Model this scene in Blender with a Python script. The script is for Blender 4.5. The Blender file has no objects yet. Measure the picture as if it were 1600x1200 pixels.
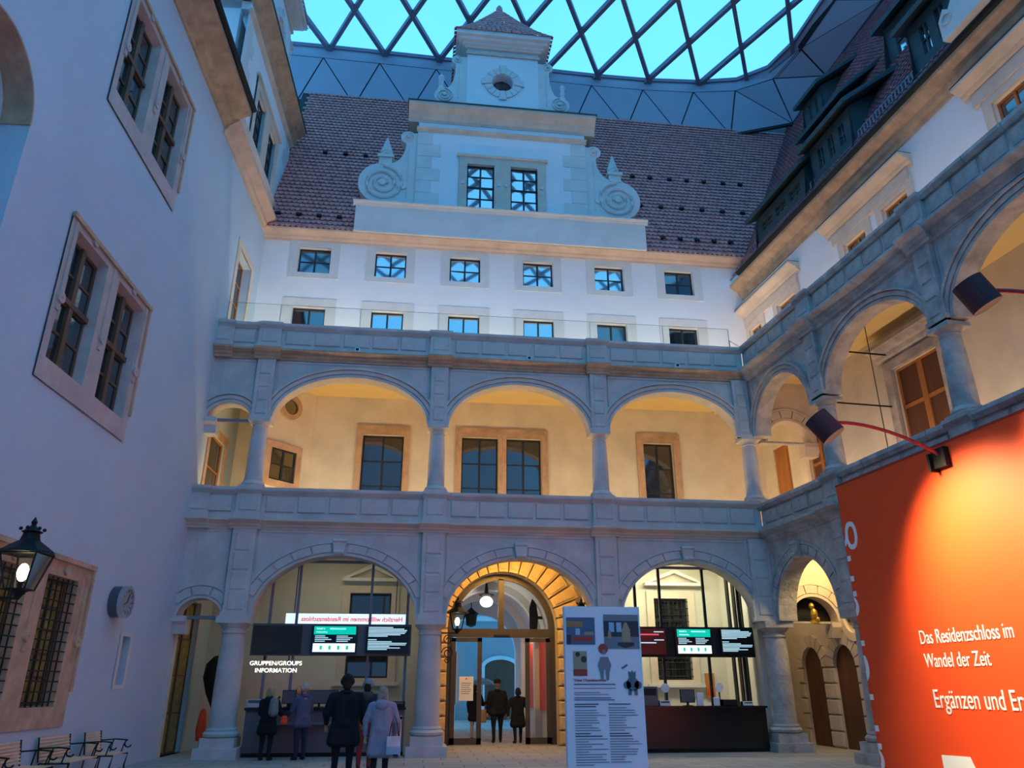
import bpy, bmesh, math, random
from math import sin, cos, pi, radians, atan2, hypot, sqrt
from mathutils import Vector, Matrix
random.seed(7)
SC = bpy.context.scene
COL = SC.collection

# ---------------------------------------------------------------- camera
YAW, PIT, ROL, FPX = .1236, .3793, -.0007, 1182.5
Fv = Vector((sin(YAW)*cos(PIT), cos(YAW)*cos(PIT), sin(PIT)))
R0 = Vector((cos(YAW), -sin(YAW), 0)); U0 = R0.cross(Fv)
Rv = R0*cos(ROL)+U0*sin(ROL); Uv = -R0*sin(ROL)+U0*cos(ROL)
cam = bpy.data.objects.new('camera', bpy.data.cameras.new('camera')); COL.objects.link(cam)
cam.matrix_world = Matrix(((Rv.x, Uv.x, -Fv.x, 5.936), (Rv.y, Uv.y, -Fv.y, -21.726), (Rv.z, Uv.z, -Fv.z, 1.684), (0, 0, 0, 1)))
cam.data.sensor_width = 36; cam.data.lens = FPX/1600*36; cam.data.clip_end = 300
SC.camera = cam
SC.view_settings.view_transform = 'Standard'; SC.view_settings.look = 'None'
SC.view_settings.exposure = 0.0; SC.view_settings.gamma = 1; SC.view_settings.use_curve_mapping = False
# ---------------------------------------------------------------- dusk sky
w = bpy.data.worlds.new('dusk'); SC.world = w; w.use_nodes = True
nt = w.node_tree; bg = nt.nodes['Background']
tc = nt.nodes.new('ShaderNodeTexCoord'); nz = nt.nodes.new('ShaderNodeTexNoise'); rp = nt.nodes.new('ShaderNodeValToRGB')
nz.inputs['Scale'].default_value = 1.6; nz.inputs['Detail'].default_value = 3
nt.links.new(tc.outputs['Generated'], nz.inputs['Vector']); nt.links.new(nz.outputs['Fac'], rp.inputs['Fac'])
rp.color_ramp.elements[0].color = (.10, .47, 1.0, 1); rp.color_ramp.elements[1].color = (.13, .54, 1.04, 1)
rp.color_ramp.elements[0].position = .35; rp.color_ramp.elements[1].position = .65
nt.links.new(rp.outputs['Color'], bg.inputs['Color']); bg.inputs['Strength'].default_value = 1.85

# ---------------------------------------------------------------- frames: local x along the wall, y into the wall, z up
class Frame:
    def __init__(s, ox, oy, th): s.o = (ox, oy); s.th = th
    def w(s, x, y, z): return Vector((s.o[0]+x*cos(s.th)-y*sin(s.th), s.o[1]+x*sin(s.th)+y*cos(s.th), z))
B = Frame(0, 0, 0)
R = Frame(16.277, 0, atan2(-1, .0764))
L = Frame(-.347, 0, atan2(1, .0439))
WORLD = B

def light(kind, frame, x, y, z, energy, col, size=1., size_y=None, aim=None, name='lamp_light', spot=None, blend=.3):
    d = bpy.data.lights.new(name, kind); d.energy = energy; d.color = col
    if kind == 'AREA':
        d.size = size
        if size_y: d.shape = 'RECTANGLE'; d.size_y = size_y
    else: d.shadow_soft_size = size
    if kind == 'SPOT': d.spot_size = spot; d.spot_blend = blend
    o = bpy.data.objects.new(name, d); COL.objects.link(o)
    p = frame.w(x, y, z); o.location = p
    if aim is not None:
        t = frame.w(*aim)-p
        q = t.to_track_quat('-Z', 'Y').to_euler(); o.rotation_euler = q
    return o
WARM = (1, .70, .33); WARM2 = (1, .89, .76); PALE = (1, .88, .55)
# lamps hidden behind the upper loggia balustrade wash its back wall
for x in (.4, 2.6, 5.0, 7.6, 10.0, 12.6, 15.0):
    light('AREA', B, x, .75, 6.15, 40, WARM, 1.8, .2, (x, 2.9, 10.2))
for x in (1.2, 4.5, 8.5, 12.5, 16.):
    light('AREA', B, x, 1.1, 11.45, 66, WARM2, 2.5, .12, (x, 3.3, 13.2))
for x in (-1.5, .8, 3.2, 5.6, 8., 11., 14.):
    light('AREA', R, x, .65, 6.15, 29, (1, .66, .38), 1.8, .2, (x, 2.1, 9.0))
for x in (-1.5, 1.5, 4.5, 7.5, 10.5, 13.5):
    light('AREA', R, x, .75, 11.45, 24, (1, .62, .32), 2., .12, (x, 2.15, 13.6))
# ground floor rooms, portal bay and right passage
light('AREA', B, 3.8, 1.5, 5.3, 22, PALE, 3., .5, (3.8, 2.6, 0))
light('AREA', B, 13.8, 1.5, 5.3, 150, (1, .93, .62), 3., .5, (13.8, 3., 1))
light('AREA', B, 8.9, 1.2, 5.35, 120, (1, .60, .16), 1.6, .3, (8.9, 3., 2.5))
light('AREA', R, 1.6, 1.2, 5.3, 75, (1, .74, .30), 1.2, .4, (-.3, 1.3, 3.6)); light('AREA', R, -1.6, 1.2, 5.3, 25, (1, .74, .36), 1.0, .4, (-1.6, 1.8, 0))

# ---------------------------------------------------------------- materials
def mat(name, col, rough=.85, var=.12, scale=1.5, bump=.0, bscale=20., metal=0., emit=None, es=0., alpha=None, streak=0., spec=.3, col2=None, rot=None):
    m = bpy.data.materials.new(name); m.use_nodes = True; n = m.node_tree; p = n.nodes['Principled BSDF']
    p.inputs['Roughness'].default_value = rough; p.inputs['Metallic'].default_value = metal
    p.inputs['Specular IOR Level'].default_value = spec
    p.inputs['Base Color'].default_value = (*col, 1)
    if var > 0:
        t = n.nodes.new('ShaderNodeTexCoord'); a = n.nodes.new('ShaderNodeTexNoise'); a.inputs['Scale'].default_value = scale
        a.inputs['Detail'].default_value = 6; a.inputs['Roughness'].default_value = .6
        mp = n.nodes.new('ShaderNodeMapping')
        if streak: mp.inputs['Scale'].default_value = (1, 1, 1-streak)
        n.links.new(t.outputs['Object'], mp.inputs['Vector']); n.links.new(mp.outputs['Vector'], a.inputs['Vector'])
        r = n.nodes.new('ShaderNodeValToRGB'); r.color_ramp.elements[0].position = .32; r.color_ramp.elements[1].position = .7
        c2 = col2 if col2 else tuple(min(1, c*(1+var)) for c in col)
        r.color_ramp.elements[0].color = (*[c*(1-var) for c in col], 1); r.color_ramp.elements[1].color = (*c2, 1)
        n.links.new(a.outputs['Fac'], r.inputs['Fac']); n.links.new(r.outputs['Color'], p.inputs['Base Color'])
        if bump:
            b = n.nodes.new('ShaderNodeTexNoise'); b.inputs['Scale'].default_value = bscale; b.inputs['Detail'].default_value = 5
            bb = n.nodes.new('ShaderNodeBump'); bb.inputs['Strength'].default_value = bump; bb.inputs['Distance'].default_value = .02
            n.links.new(t.outputs['Object'], b.inputs['Vector']); n.links.new(b.outputs['Fac'], bb.inputs['Height']); n.links.new(bb.outputs['Normal'], p.inputs['Normal'])
    if emit: p.inputs['Emission Color'].default_value = (*emit, 1); p.inputs['Emission Strength'].default_value = es
    return m
M = {}
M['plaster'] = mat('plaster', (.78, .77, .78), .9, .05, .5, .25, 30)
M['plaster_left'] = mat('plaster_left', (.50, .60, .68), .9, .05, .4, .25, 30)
M['stone_mauve'] = mat('stone_mauve', (.52, .43, .40), .88, .15, 1.6, .35, 25)
M['stone_tan'] = mat('stone_tan', (.68, .48, .36), .85, .15, 1.5, .3, 25)
M['ochre_plaster'] = mat('ochre_plaster', (.70, .64, .53), .9, .12, .9, .2, 20)
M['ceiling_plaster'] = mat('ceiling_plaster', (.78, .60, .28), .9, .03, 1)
M['stone'] = mat('stone', (.56, .53, .51), .85, .14, 1.6, .35, 25)
M['stone_old'] = mat('stone_old', (.44, .40, .38), .9, .32, 2.2, .9, 12)
M['stone_brown'] = mat('stone_brown', (.52, .35, .23), .9, .22, 2.5, .5, 14)
M['stone_sand'] = mat('stone_sand', (.64, .53, .44), .85, .12, 1.5, .3, 25)
M['stone_pale'] = mat('stone_pale', (.66, .64, .62), .85, .08, 1.2, .25, 25)
M['rustic'] = mat('rustic', (.66, .46, .22), .85, .16, 2.5, .5, 18)
M['tile'] = mat('tile', (.60, .24, .22), .75, .30, 3.5, .3, 30)
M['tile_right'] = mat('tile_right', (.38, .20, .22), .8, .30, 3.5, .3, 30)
M['copper'] = mat('copper', (.045, .07, .075), .6, .2, 3)
M['fascia'] = mat('fascia', (.36, .38, .46), .5, .04, .6)
M['fascia_dark'] = mat('fascia_dark', (.02, .022, .03), .6, 0)
M['steel'] = mat('steel', (.20, .19, .25), .5, .06, 1, metal=.2)
M['iron'] = mat('iron', (.02, .02, .022), .5, 0, metal=.6)
M['black'] = mat('black', (.012, .012, .014), .6, 0)
M['blackgloss'] = mat('blackgloss', (.01, .01, .012), .25, 0, spec=.5)
M['clock_case'] = mat('clock_case', (.10, .14, .18), .3, 0, metal=.7); M['dial'] = mat('dial', (.30, .32, .34), .6, 0); M['chrome'] = mat('chrome', (.55, .60, .65), .15, 0, metal=1)
M['wood_dark'] = mat('wood_dark', (.13, .055, .03), .55, .2, 4, streak=.8)
M['wood_window'] = mat('wood_window', (.13, .075, .045), .5, .2, 5, streak=.8)
M['wood_orange'] = mat('wood_orange', (.42, .17, .05), .5, .2, 4, streak=.8)
M['hall_plaster'] = mat('hall_plaster', (.62, .59, .52), .9, .08, .9, .2, 20)
M['bench_wood'] = mat('bench_wood', (.82, .54, .32), .5, .15, 8)
M['lead'] = mat('lead', (.025, .03, .04), .5, 0)
M['bronze'] = mat('bronze', (.10, .075, .05), .4, .1, 3, metal=.4)
M['red'] = mat('red', (.86, .072, .014), .6, .02, 1)
M['white'] = mat('white', (.85, .85, .85), .6, 0)
M['plaster_street'] = mat('plaster_street', (.34, .34, .35), .9, .1, .6)
M['banner'] = mat('banner', (.88, .80, .86), .5, 0)
M['grey'] = mat('grey', (.12, .12, .13), .5, 0)
M['lampshade'] = mat('lampshade', (.05, .025, .035), .6, 0)
M['arm_red'] = mat('arm_red', (.30, .03, .03), .4, 0)
M['bulb'] = mat('bulb', (1, .9, .7), .5, 0, emit=(1, .82, .48), es=22)
M['globe'] = mat('globe', (1, 1, .9), .5, 0, emit=(1, .93, .72), es=4)
M['gold'] = mat('gold', (.8, .5, .1), .3, 0, metal=.9)
M['scr_white'] = mat('scr_white', (.8, .8, .8), .5, 0, emit=(.80, .90, 1.0), es=1.1)
M['scr_teal'] = mat('scr_teal', (.0, .4, .3), .5, 0, emit=(.0, .52, .36), es=1.0)
M['scr_text'] = mat('scr_text', (.5, .7, .8), .5, 0, emit=(.50, .78, .85), es=.9)
M['scr_red'] = mat('scr_red', (.8, .1, .15), .5, 0, emit=(.75, .10, .16), es=.8)
M['sign_white'] = mat('sign_white', (.9, .9, .8), .5, 0, emit=(1, .95, .8), es=1.7)
M['skin'] = mat('skin', (.62, .36, .25), .6, .05, 8)
def glass(name, tint, refl=.12, rough=.02):
    m = bpy.data.materials.new(name); m.use_nodes = True; n = m.node_tree; n.nodes.clear()
    o = n.nodes.new('ShaderNodeOutputMaterial'); mx = n.nodes.new('ShaderNodeMixShader'); t = n.nodes.new('ShaderNodeBsdfTransparent')
    g = n.nodes.new('ShaderNodeBsdfGlossy'); g.inputs['Roughness'].default_value = rough; t.inputs['Color'].default_value = (*tint, 1)
    fr = n.nodes.new('ShaderNodeLayerWeight'); fr.inputs['Blend'].default_value = refl
    n.links.new(fr.outputs['Fresnel'], mx.inputs['Fac']); n.links.new(t.outputs[0], mx.inputs[1]); n.links.new(g.outputs[0], mx.inputs[2]); n.links.new(mx.outputs[0], o.inputs['Surface'])
    return m
M['glass'] = glass('glass', (.93, .96, .95), .1)
M['glass_lamp'] = glass('glass_lamp', (.95, .93, .85), .15)
M['membrane'] = glass('membrane', (.92, .97, .98), .04, .2)
M['pane'] = mat('pane', (.012, .016, .022), .04, 0, spec=1.0)
M['pane'].node_tree.nodes['Principled BSDF'].inputs['IOR'].default_value = 1.9
M['pane_sky'] = mat('pane_sky', (.02, .03, .04), .03, 0, metal=0, spec=1.0)
M['pane_sky'].node_tree.nodes['Principled BSDF'].inputs['IOR'].default_value = 3.2
M['pane_gold'] = mat('pane_gold', (.35, .24, .05), .3, .5, 6)
def brick_floor():
    m = mat('floor_stone', (.30, .27, .23), .55, .15, 2, .3, 20); n = m.node_tree; p = n.nodes['Principled BSDF']
    b = n.nodes.new('ShaderNodeTexBrick'); t = n.nodes.new('ShaderNodeTexCoord'); b.inputs['Scale'].default_value = 1
    b.inputs['Brick Width'].default_value = .9; b.inputs['Row Height'].default_value = .6; b.inputs['Mortar Size'].default_value = .012
    b.inputs['Color1'].default_value = (.46, .41, .35, 1); b.inputs['Color2'].default_value = (.38, .34, .30, 1); b.inputs['Mortar'].default_value = (.12, .11, .1, 1)
    n.links.new(t.outputs['Object'], b.inputs['Vector']); n.links.new(b.outputs['Color'], p.inputs['Base Color']); return m
M['floor'] = brick_floor()

# ---------------------------------------------------------------- mesh builder
BASE = {}
class MB:
    def __init__(s): s.v = []; s.f = []
    def add(s, vs, fs):
        k = len(s.v); s.v += [tuple(a) for a in vs]; s.f += [tuple(i+k for i in f) for f in fs]; return s
    def box(s, x0, x1, y0, y1, z0, z1):
        return s.add([(x0, y0, z0), (x1, y0, z0), (x1, y1, z0), (x0, y1, z0), (x0, y0, z1), (x1, y0, z1), (x1, y1, z1), (x0, y1, z1)],
                     [(0, 3, 2, 1), (4, 5, 6, 7), (0, 1, 5, 4), (1, 2, 6, 5), (2, 3, 7, 6), (3, 0, 4, 7)])
    def cham(s, x0, x1, y0, y1, z0, z1, c):   # block whose front (y0) face is chamfered
        return s.add([(x0, y1, z0), (x1, y1, z0), (x1, y1, z1), (x0, y1, z1), (x0, y0+c, z0), (x1, y0+c, z0), (x1, y0+c, z1), (x0, y0+c, z1),
                      (x0+c, y0, z0+c), (x1-c, y0, z0+c), (x1-c, y0, z1-c), (x0+c, y0, z1-c)],
                     [(0, 4, 5, 1), (1, 5, 6, 2), (2, 6, 7, 3), (3, 7, 4, 0), (4, 8, 9, 5), (5, 9, 10, 6), (6, 10, 11, 7), (7, 11, 8, 4), (8, 11, 10, 9)])
    def quad(s, a, b, c, d): return s.add([a, b, c, d], [(0, 1, 2, 3)])
    def poly(s, pts, y0, y1):    # polygon in xz extruded along y
        n = len(pts); return s.add([(p[0], y0, p[1]) for p in pts]+[(p[0], y1, p[1]) for p in pts],
            [tuple(range(n)), tuple(range(2*n-1, n-1, -1))]+[(i, i+n, (i+1) % n+n, (i+1) % n) for i in range(n)])
    def prof(s, x0, x1, pts):    # profile in yz extruded along x
        n = len(pts); return s.add([(x0, p[0], p[1]) for p in pts]+[(x1, p[0], p[1]) for p in pts],
            [tuple(range(n-1, -1, -1)), tuple(range(n, 2*n))]+[(i, (i+1) % n, (i+1) % n+n, i+n) for i in range(n)])
    def lathe(s, pr, cx=0, cy=0, cz=0, n=20, sx=1., sy=1.):
        k = len(pr); vs = [(cx+r*cos(2*pi*j/n)*sx, cy+r*sin(2*pi*j/n)*sy, cz+z) for r, z in pr for j in range(n)]
        fs = [(i*n+j, i*n+(j+1) % n, (i+1)*n+(j+1) % n, (i+1)*n+j) for i in range(k-1) for j in range(n)]
        fs += [tuple(range(n-1, -1, -1)), tuple(range((k-1)*n, k*n))]
        return s.add(vs, fs)
    def tube(s, pts, r, n=8, closed=False):
        pts = [Vector(p) for p in pts]; m = len(pts); rs = r if isinstance(r, (list, tuple)) else [r]*m
        vs = []; up = None
        for i, p in enumerate(pts):
            d = (pts[min(i+1, m-1)]-pts[max(i-1, 0)]).normalized()
            a = d.cross(Vector((0, 0, 1))) if abs(d.z) < .95 else d.cross(Vector((0, 1, 0)))
            a.normalize()
            if up is not None and a.dot(up) < 0: a = -a
            up = a; b = d.cross(a)
            vs += [p+(a*cos(2*pi*j/n)+b*sin(2*pi*j/n))*rs[i] for j in range(n)]
        fs = [(i*n+j, i*n+(j+1) % n, (i+1)*n+(j+1) % n, (i+1)*n+j) for i in range(m-1) for j in range(n)]
        fs += [tuple(range(n-1, -1, -1)), tuple(range((m-1)*n, m*n))]
        return s.add(vs, fs)
    def bar(s, a, b, w, h=None, up=(0, 0, 1)):
        a = Vector(a); b = Vector(b); h = h or w; d = (b-a).normalized(); u = Vector(up)
        if abs(d.dot(u)) > .98: u = Vector((0, 1, 0))
        x = d.cross(u).normalized()*w/2; y = x.cross(d).normalized()*h/2
        return s.add([a-x-y, a+x-y, a+x+y, a-x+y, b-x-y, b+x-y, b+x+y, b-x+y], [(0, 3, 2, 1), (4, 5, 6, 7), (0, 1, 5, 4), (1, 2, 6, 5), (2, 3, 7, 6), (3, 0, 4, 7)])
    def sph(s, c, r, n=10, m=7, sz=1., sx=1., sy=1.):
        pr = [(max(.001, sin(pi*i/m))*r, -cos(pi*i/m)*r*sz) for i in range(m+1)]
        return s.lathe(pr, c[0], c[1], c[2], n, sx, sy)
    def disc_y(s, cx, cz, r, y0, y1, n=24, r2=None):   # cylinder with its axis along y
        pts = [(cx+r*cos(2*pi*j/n), cz+r*sin(2*pi*j/n)) for j in range(n)]
        return s.poly(pts, y0, y1)
    def ring_y(s, cx, cz, r0, r1, y0, y1, a0=0, a1=2*pi, n=24, b0=None, b1=None):
        b0 = b0 or r0; b1 = b1 or r1; full = abs(a1-a0-2*pi) < 1e-6; m = n if full else n+1; vs = []
        for j in range(m):
            a = a0+(a1-a0)*j/n; c_, s_ = cos(a), sin(a)
            for (rr, bb, y) in ((r0, b0, y0), (r1, b1, y0), (r1, b1, y1), (r0, b0, y1)): vs.append((cx+rr*c_, y, cz+bb*s_))
        fs = []
        for j in range(n):
            k = (j+1) % m
            for q in range(4): fs.append((j*4+q, k*4+q, k*4+(q+1) % 4, j*4+(q+1) % 4))
        if not full: fs += [(0, 1, 2, 3), (4*n+3, 4*n+2, 4*n+1, 4*n)]
        return s.add(vs, fs)
    def arch(s, x0, x1, cx, a, b, zs, zt, y0, y1, n=24):   # wall x0..x1, zs..zt with an elliptic opening
        xs = [cx-a*cos(pi*i/n) for i in range(n+1)]; zz = [zs+b*sin(pi*i/n) for i in range(n+1)]
        if x0 < cx-a: s.box(x0, cx-a, y0, y1, zs, zt)
        if x1 > cx+a: s.box(cx+a, x1, y0, y1, zs, zt)
        for i in range(n):
            A, Bx, za, zb = xs[i], xs[i+1], zz[i], zz[i+1]
            s.quad((A, y0, za), (Bx, y0, zb), (Bx, y0, zt), (A, y0, zt)); s.quad((Bx, y1, zb), (A, y1, za), (A, y1, zt), (Bx, y1, zt))
            s.quad((A, y0, za), (A, y1, za), (Bx, y1, zb), (Bx, y0, zb)); s.quad((A, y0, zt), (Bx, y0, zt), (Bx, y1, zt), (A, y1, zt))
        return s
    def holes(s, x0, x1, z0, z1, y0, y1, hs):   # wall slab with rectangular holes (xa, xb, za, zb)
        xs = sorted({x0, x1, *[min(max(v, x0), x1) for h in hs for v in h[:2]]}); zs = sorted({z0, z1, *[min(max(v, z0), z1) for h in hs for v in h[2:]]})
        inh = lambda x, z: any(h[0] < x < h[1] and h[2] < z < h[3] for h in hs)
        for i in range(len(xs)-1):
            for j in range(len(zs)-1):
                a, b, c, d = xs[i], xs[i+1], zs[j], zs[j+1]
                if inh((a+b)/2, (c+d)/2): continue
                s.quad((a, y0, c), (b, y0, c), (b, y0, d), (a, y0, d)); s.quad((b, y1, c), (a, y1, c), (a, y1, d), (b, y1, d))
        for h in hs:
            a, b, c, d = h
            s.quad((a, y0, c), (a, y1, c), (a, y1, d), (a, y0, d)); s.quad((b, y0, c), (b, y0, d), (b, y1, d), (b, y1, c))
            s.quad((a, y0, d), (a, y1, d), (b, y1, d), (b, y0, d)); s.quad((a, y0, c), (b, y0, c), (b, y1, c), (a, y1, c))
        return s
    def build(s, name, m, parent=None, frame=None, smooth=False, kind=None, label=None, cat=None, group=None, recalc=True):
        vs = s.v
        if parent is not None and parent.name in BASE:
            bx, by, bz = BASE[parent.name]; vs = [(a-bx, b-by, c-bz) for a, b, c in vs]
        me = bpy.data.meshes.new(name); me.from_pydata(vs, [], s.f); 
        if recalc:
            bm = bmesh.new(); bm.from_mesh(me); bmesh.ops.recalc_face_normals(bm, faces=bm.faces); bm.to_mesh(me); bm.free()
        if smooth:
            me.shade_smooth()
            try: me.set_sharp_from_angle(angle=radians(40))
            except Exception: pass
        me.materials.append(M[m] if isinstance(m, str) else m)
        o = bpy.data.objects.new(name, me); COL.objects.link(o)
        if parent is not None:
            o.parent = parent
            if parent.name in BASE: BASE[o.name] = BASE[parent.name]
        elif frame is not None: o.location = (frame.o[0], frame.o[1], 0); o.rotation_euler[2] = frame.th
        meta(o, label, cat, group, kind); return o
def meta(o, label=None, cat=None, group=None, kind=None):
    for k, v in (('label', label), ('category', cat), ('group', group), ('kind', kind)):
        if v: o[k] = v
    return o
def thing(name, label, cat, frame=None, x=0, y=0, z=0, group=None, rot=0, kind=None, base=True):
    o = bpy.data.objects.new(name, None); COL.objects.link(o); o.empty_display_size = .2; frame = frame or WORLD
    o.location = frame.w(x, y, z); o.rotation_euler[2] = frame.th+rot
    if base and rot == 0: BASE[o.name] = (x, y, z)
    return meta(o, label, cat, group, kind)
def proto(name, label, cat, group=None, kind=None):
    o = bpy.data.objects.new(name, None); COL.objects.link(o); return meta(o, label, cat, group, kind)
KIDS = {}
def kids(o): return [c for c in bpy.data.objects if c.parent == o]
def tree(o): return (o, [(c, kids(c)) for c in kids(o)])
def dup(o, frame, x, y, z, rot=0, label=None, first=False, group=None, tr=None, scale=None):
    if first: r = o
    else:
        r = o.copy(); COL.objects.link(r)
        for c, gs in (tr or tree(o))[1]:
            d = c.copy(); COL.objects.link(d); d.parent = r
            for g in gs:
                e = g.copy(); COL.objects.link(e); e.parent = d
    r.location = frame.w(x, y, z); r.rotation_euler[2] = frame.th+rot
    if scale: r.scale = scale
    if label: r['label'] = label
    if group: r['group'] = group
    return r
def place_all(o, frame, spots):   # spots: (x, y, z, label[, rot]); copies first, then the source itself
    tr = tree(o); out = []
    for i, sp in enumerate(spots[1:]): out.append(dup(o, frame, *sp[:3], rot=(sp[4] if len(sp) > 4 else 0), label=sp[3], tr=tr))
    sp = spots[0]; dup(o, frame, *sp[:3], rot=(sp[4] if len(sp) > 4 else 0), label=sp[3], first=True); return [o]+out
def text(body, size, m, parent=None, frame=None, x=0, y=0, z=0, rx=pi/2, rz=0, ext=.004, align='LEFT', name='lettering', mirror=False, clip=None, spin=0, sx=1., bold=0.):
    cu = bpy.data.curves.new('txt', 'FONT'); cu.body = body; cu.size = size; cu.extrude = ext; cu.align_x = align; cu.offset = bold
    t = bpy.data.objects.new('txt', cu); COL.objects.link(t); dg = bpy.context.evaluated_depsgraph_get(); dg.update()
    me = bpy.data.meshes.new_from_object(t.evaluated_get(dg)); bpy.data.objects.remove(t); bpy.data.curves.remove(cu)
    mx = Matrix.Translation((x, y, z)) @ Matrix.Rotation(rz, 4, 'Z') @ Matrix.Rotation(rx, 4, 'X') @ Matrix.Rotation(spin, 4, 'Z') @ Matrix.Diagonal((-sx if mirror else sx, 1, 1, 1))
    me.transform(mx)
    if clip:
        bm = bmesh.new(); bm.from_mesh(me); bmesh.ops.bisect_plane(bm, geom=bm.verts[:]+bm.edges[:]+bm.faces[:], plane_co=clip[0], plane_no=clip[1], clear_outer=True); bm.to_mesh(me); bm.free()
    if parent is not None and parent.name in BASE: me.transform(Matrix.Translation([-a for a in BASE[parent.name]]))
    me.materials.clear(); me.materials.append(M[m]); me.name = name
    o = bpy.data.objects.new(name, me); COL.objects.link(o)
    if parent is not None: o.parent = parent
    elif frame: o.location = (frame.o[0], frame.o[1], 0); o.rotation_euler[2] = frame.th
    return o
# ================================================================ STRUCTURE
MB().box(-4, 27, -33, 3.3, -.3, 0).box(6.5, 11.2, 3.3, 30, -.3, -.001).build('floor', 'floor', kind='structure')
Dy = 3.3
GC = 8.66   # centre line of gable and portal
# ---- left wall
def lwin_holes(x0, x1, z0, z1): return
LW = [(-8.66, -7.22, 7.06, 9.70), (-6.66, -5.28, 7.06, 9.70), (-8.5, -7.08, 13.18, 15.8), (-6.5, -5.06, 13.18, 15.8),
      (-8.75, -7.55, 1.33, 3.57), (-6.92, -5.72, 1.33, 3.57), (.75, 2.25, 11.3, 15.15), (.7, 2.2, 5.9, 8.75), (.5, 2.1, 0, 3.9), (-3.05, -2.62, 1.7, 2.72), (-12.95, -10.65, 6, 11.6)]
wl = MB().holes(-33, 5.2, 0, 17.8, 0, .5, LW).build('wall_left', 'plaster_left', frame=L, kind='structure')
MB().box(-33, 3.4, .5, .7, 0, 17.8).build('wall_left_backing', 'black', frame=L, kind='structure')
MB().box(-3.1, -2.55, .14, .2, 1.6, 2.8).build('niche_back', 'stone_mauve', wl)
MB().holes(-3.2, -2.5, 1.62, 2.8, -.01, .0, [(-3.05, -2.62, 1.7, 2.72)]).build('niche_frame', 'stone_pale', wl)
# round headed niche at the far left, its soffit coloured brown to imitate warm light from below
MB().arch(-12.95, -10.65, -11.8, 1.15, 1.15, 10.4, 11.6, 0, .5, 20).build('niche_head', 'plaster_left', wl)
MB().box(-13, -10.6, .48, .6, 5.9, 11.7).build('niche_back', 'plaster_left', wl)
MB().ring_y(-11.8, 10.4, 1.12, 1.16, -.01, .48, 0, pi, 24).build('warm_lit_soffit', 'stone_brown', wl)
CORN = lambda z, h, p: [(0, z), (-.08*p, z), (-.12*p, z+.18*h), (-.3*p, z+.3*h), (-.38*p, z+.5*h), (-.6*p, z+.58*h), (-.85*p, z+.75*h), (-p, z+.8*h), (-p, z+h), (0, z+h)]
# eave of the left wing
MB().prof(-33, -2.35, CORN(17.42, .6, .75)).build('trim_1', 'stone_brown', frame=L, kind='structure')
MB().prof(-2.35, 3.25, CORN(17.25, .55, .42)).build('trim_2', 'stone_tan', frame=L, kind='structure')
g = thing('roof_gutter', 'long dark gutter along the eave of the left wing', 'gutter', L, -17, -.8, 18.05)
MB().tube([(-33, -.82, 18.08), (-2.4, -.82, 18.08)], .09).build('gutter_pipe', 'black', g)
MB().quad((-33, -.8, 18.0), (-2.4, -.8, 18.0), (-2.4, 4.2, 28.2), (-33, 4.2, 28.2)).build('left_roof_unseen', 'tile_right', frame=L, kind='structure')  # roof slope out of view, put in to block light
# ---- unseen rear closing wall behind the viewer, added so light comes from above
MB().box(-4, 27, -33.4, -33, 0, 24).build('wall_rear_unseen', 'plaster', kind='structure')
# ---- back building
wx = [1.68+2.79*i for i in range(6)]
hs = [(x-.58, x+.58, 15.77, 16.85) for x in wx]+[(x-.58, x+.58, 12.9, 14.38) for x in wx]
MB().holes(-.4, 18.6, 11.2, 17.25, Dy, Dy+.3, hs).build('wall_back_upper', 'plaster', kind='structure')
hm = [(3.93, 5.32, 7.0, 9.66), (7.3, 8.56, 7.0, 9.7), (8.84, 10.07, 7.0, 9.7), (13.72, 14.82, 7.0, 9.72), (1.2, 1.7, 10.25, 10.75)]
MB().holes(-.4, 18.6, 5.85, 11.2, Dy, Dy+.3, hm).build('wall_back_middle', 'ochre_plaster', kind='structure')
hg = [(6.99, 10.47, 0, 3.36), (3.92, 5.2, 1.9, 4.4), (13.72, 14.86, 1.85, 4.35)]
m_ = MB().holes(-.4, 6.0, 0, 5.85, Dy, Dy+.3, hg[1:2]).holes(11.4, 18.6, 0, 5.85, Dy, Dy+.3, hg[2:])
m_.box(6.0, 6.99, Dy, Dy+.3, 0, 5.85).box(10.47, 11.4, Dy, Dy+.3, 0, 5.85).arch(6.99, 10.47, 8.73, 1.74, 1.74, 3.36, 5.85, Dy, Dy+.3)
wbg = m_.build('wall_back_lower', 'hall_plaster', kind='structure')
MB().box(-.4, 18.6, Dy+.3, Dy+.34, 5.9, 17.2).build('wall_back_backing', 'black', kind='structure')
MB().box(-.4, 6.6, Dy+.3, Dy+.34, 0, 5.9).box(11., 18.6, Dy+.3, Dy+.34, 0, 5.9).build('wall_back_lining', 'black', kind='structure')
# loggia floors and ceilings
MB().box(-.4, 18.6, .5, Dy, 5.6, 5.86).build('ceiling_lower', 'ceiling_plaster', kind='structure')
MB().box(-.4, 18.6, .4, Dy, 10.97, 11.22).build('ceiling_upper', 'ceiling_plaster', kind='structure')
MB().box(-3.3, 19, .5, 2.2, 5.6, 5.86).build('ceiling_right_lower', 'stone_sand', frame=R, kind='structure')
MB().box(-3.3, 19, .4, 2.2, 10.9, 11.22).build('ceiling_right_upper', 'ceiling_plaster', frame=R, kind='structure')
# eave cornice of the back building
MB().prof(-.2, 18.3, [(a+Dy, b) for a, b in CORN(17.08, .34, .42)]).build('trim_3', 'stone_tan', kind='structure')
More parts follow.
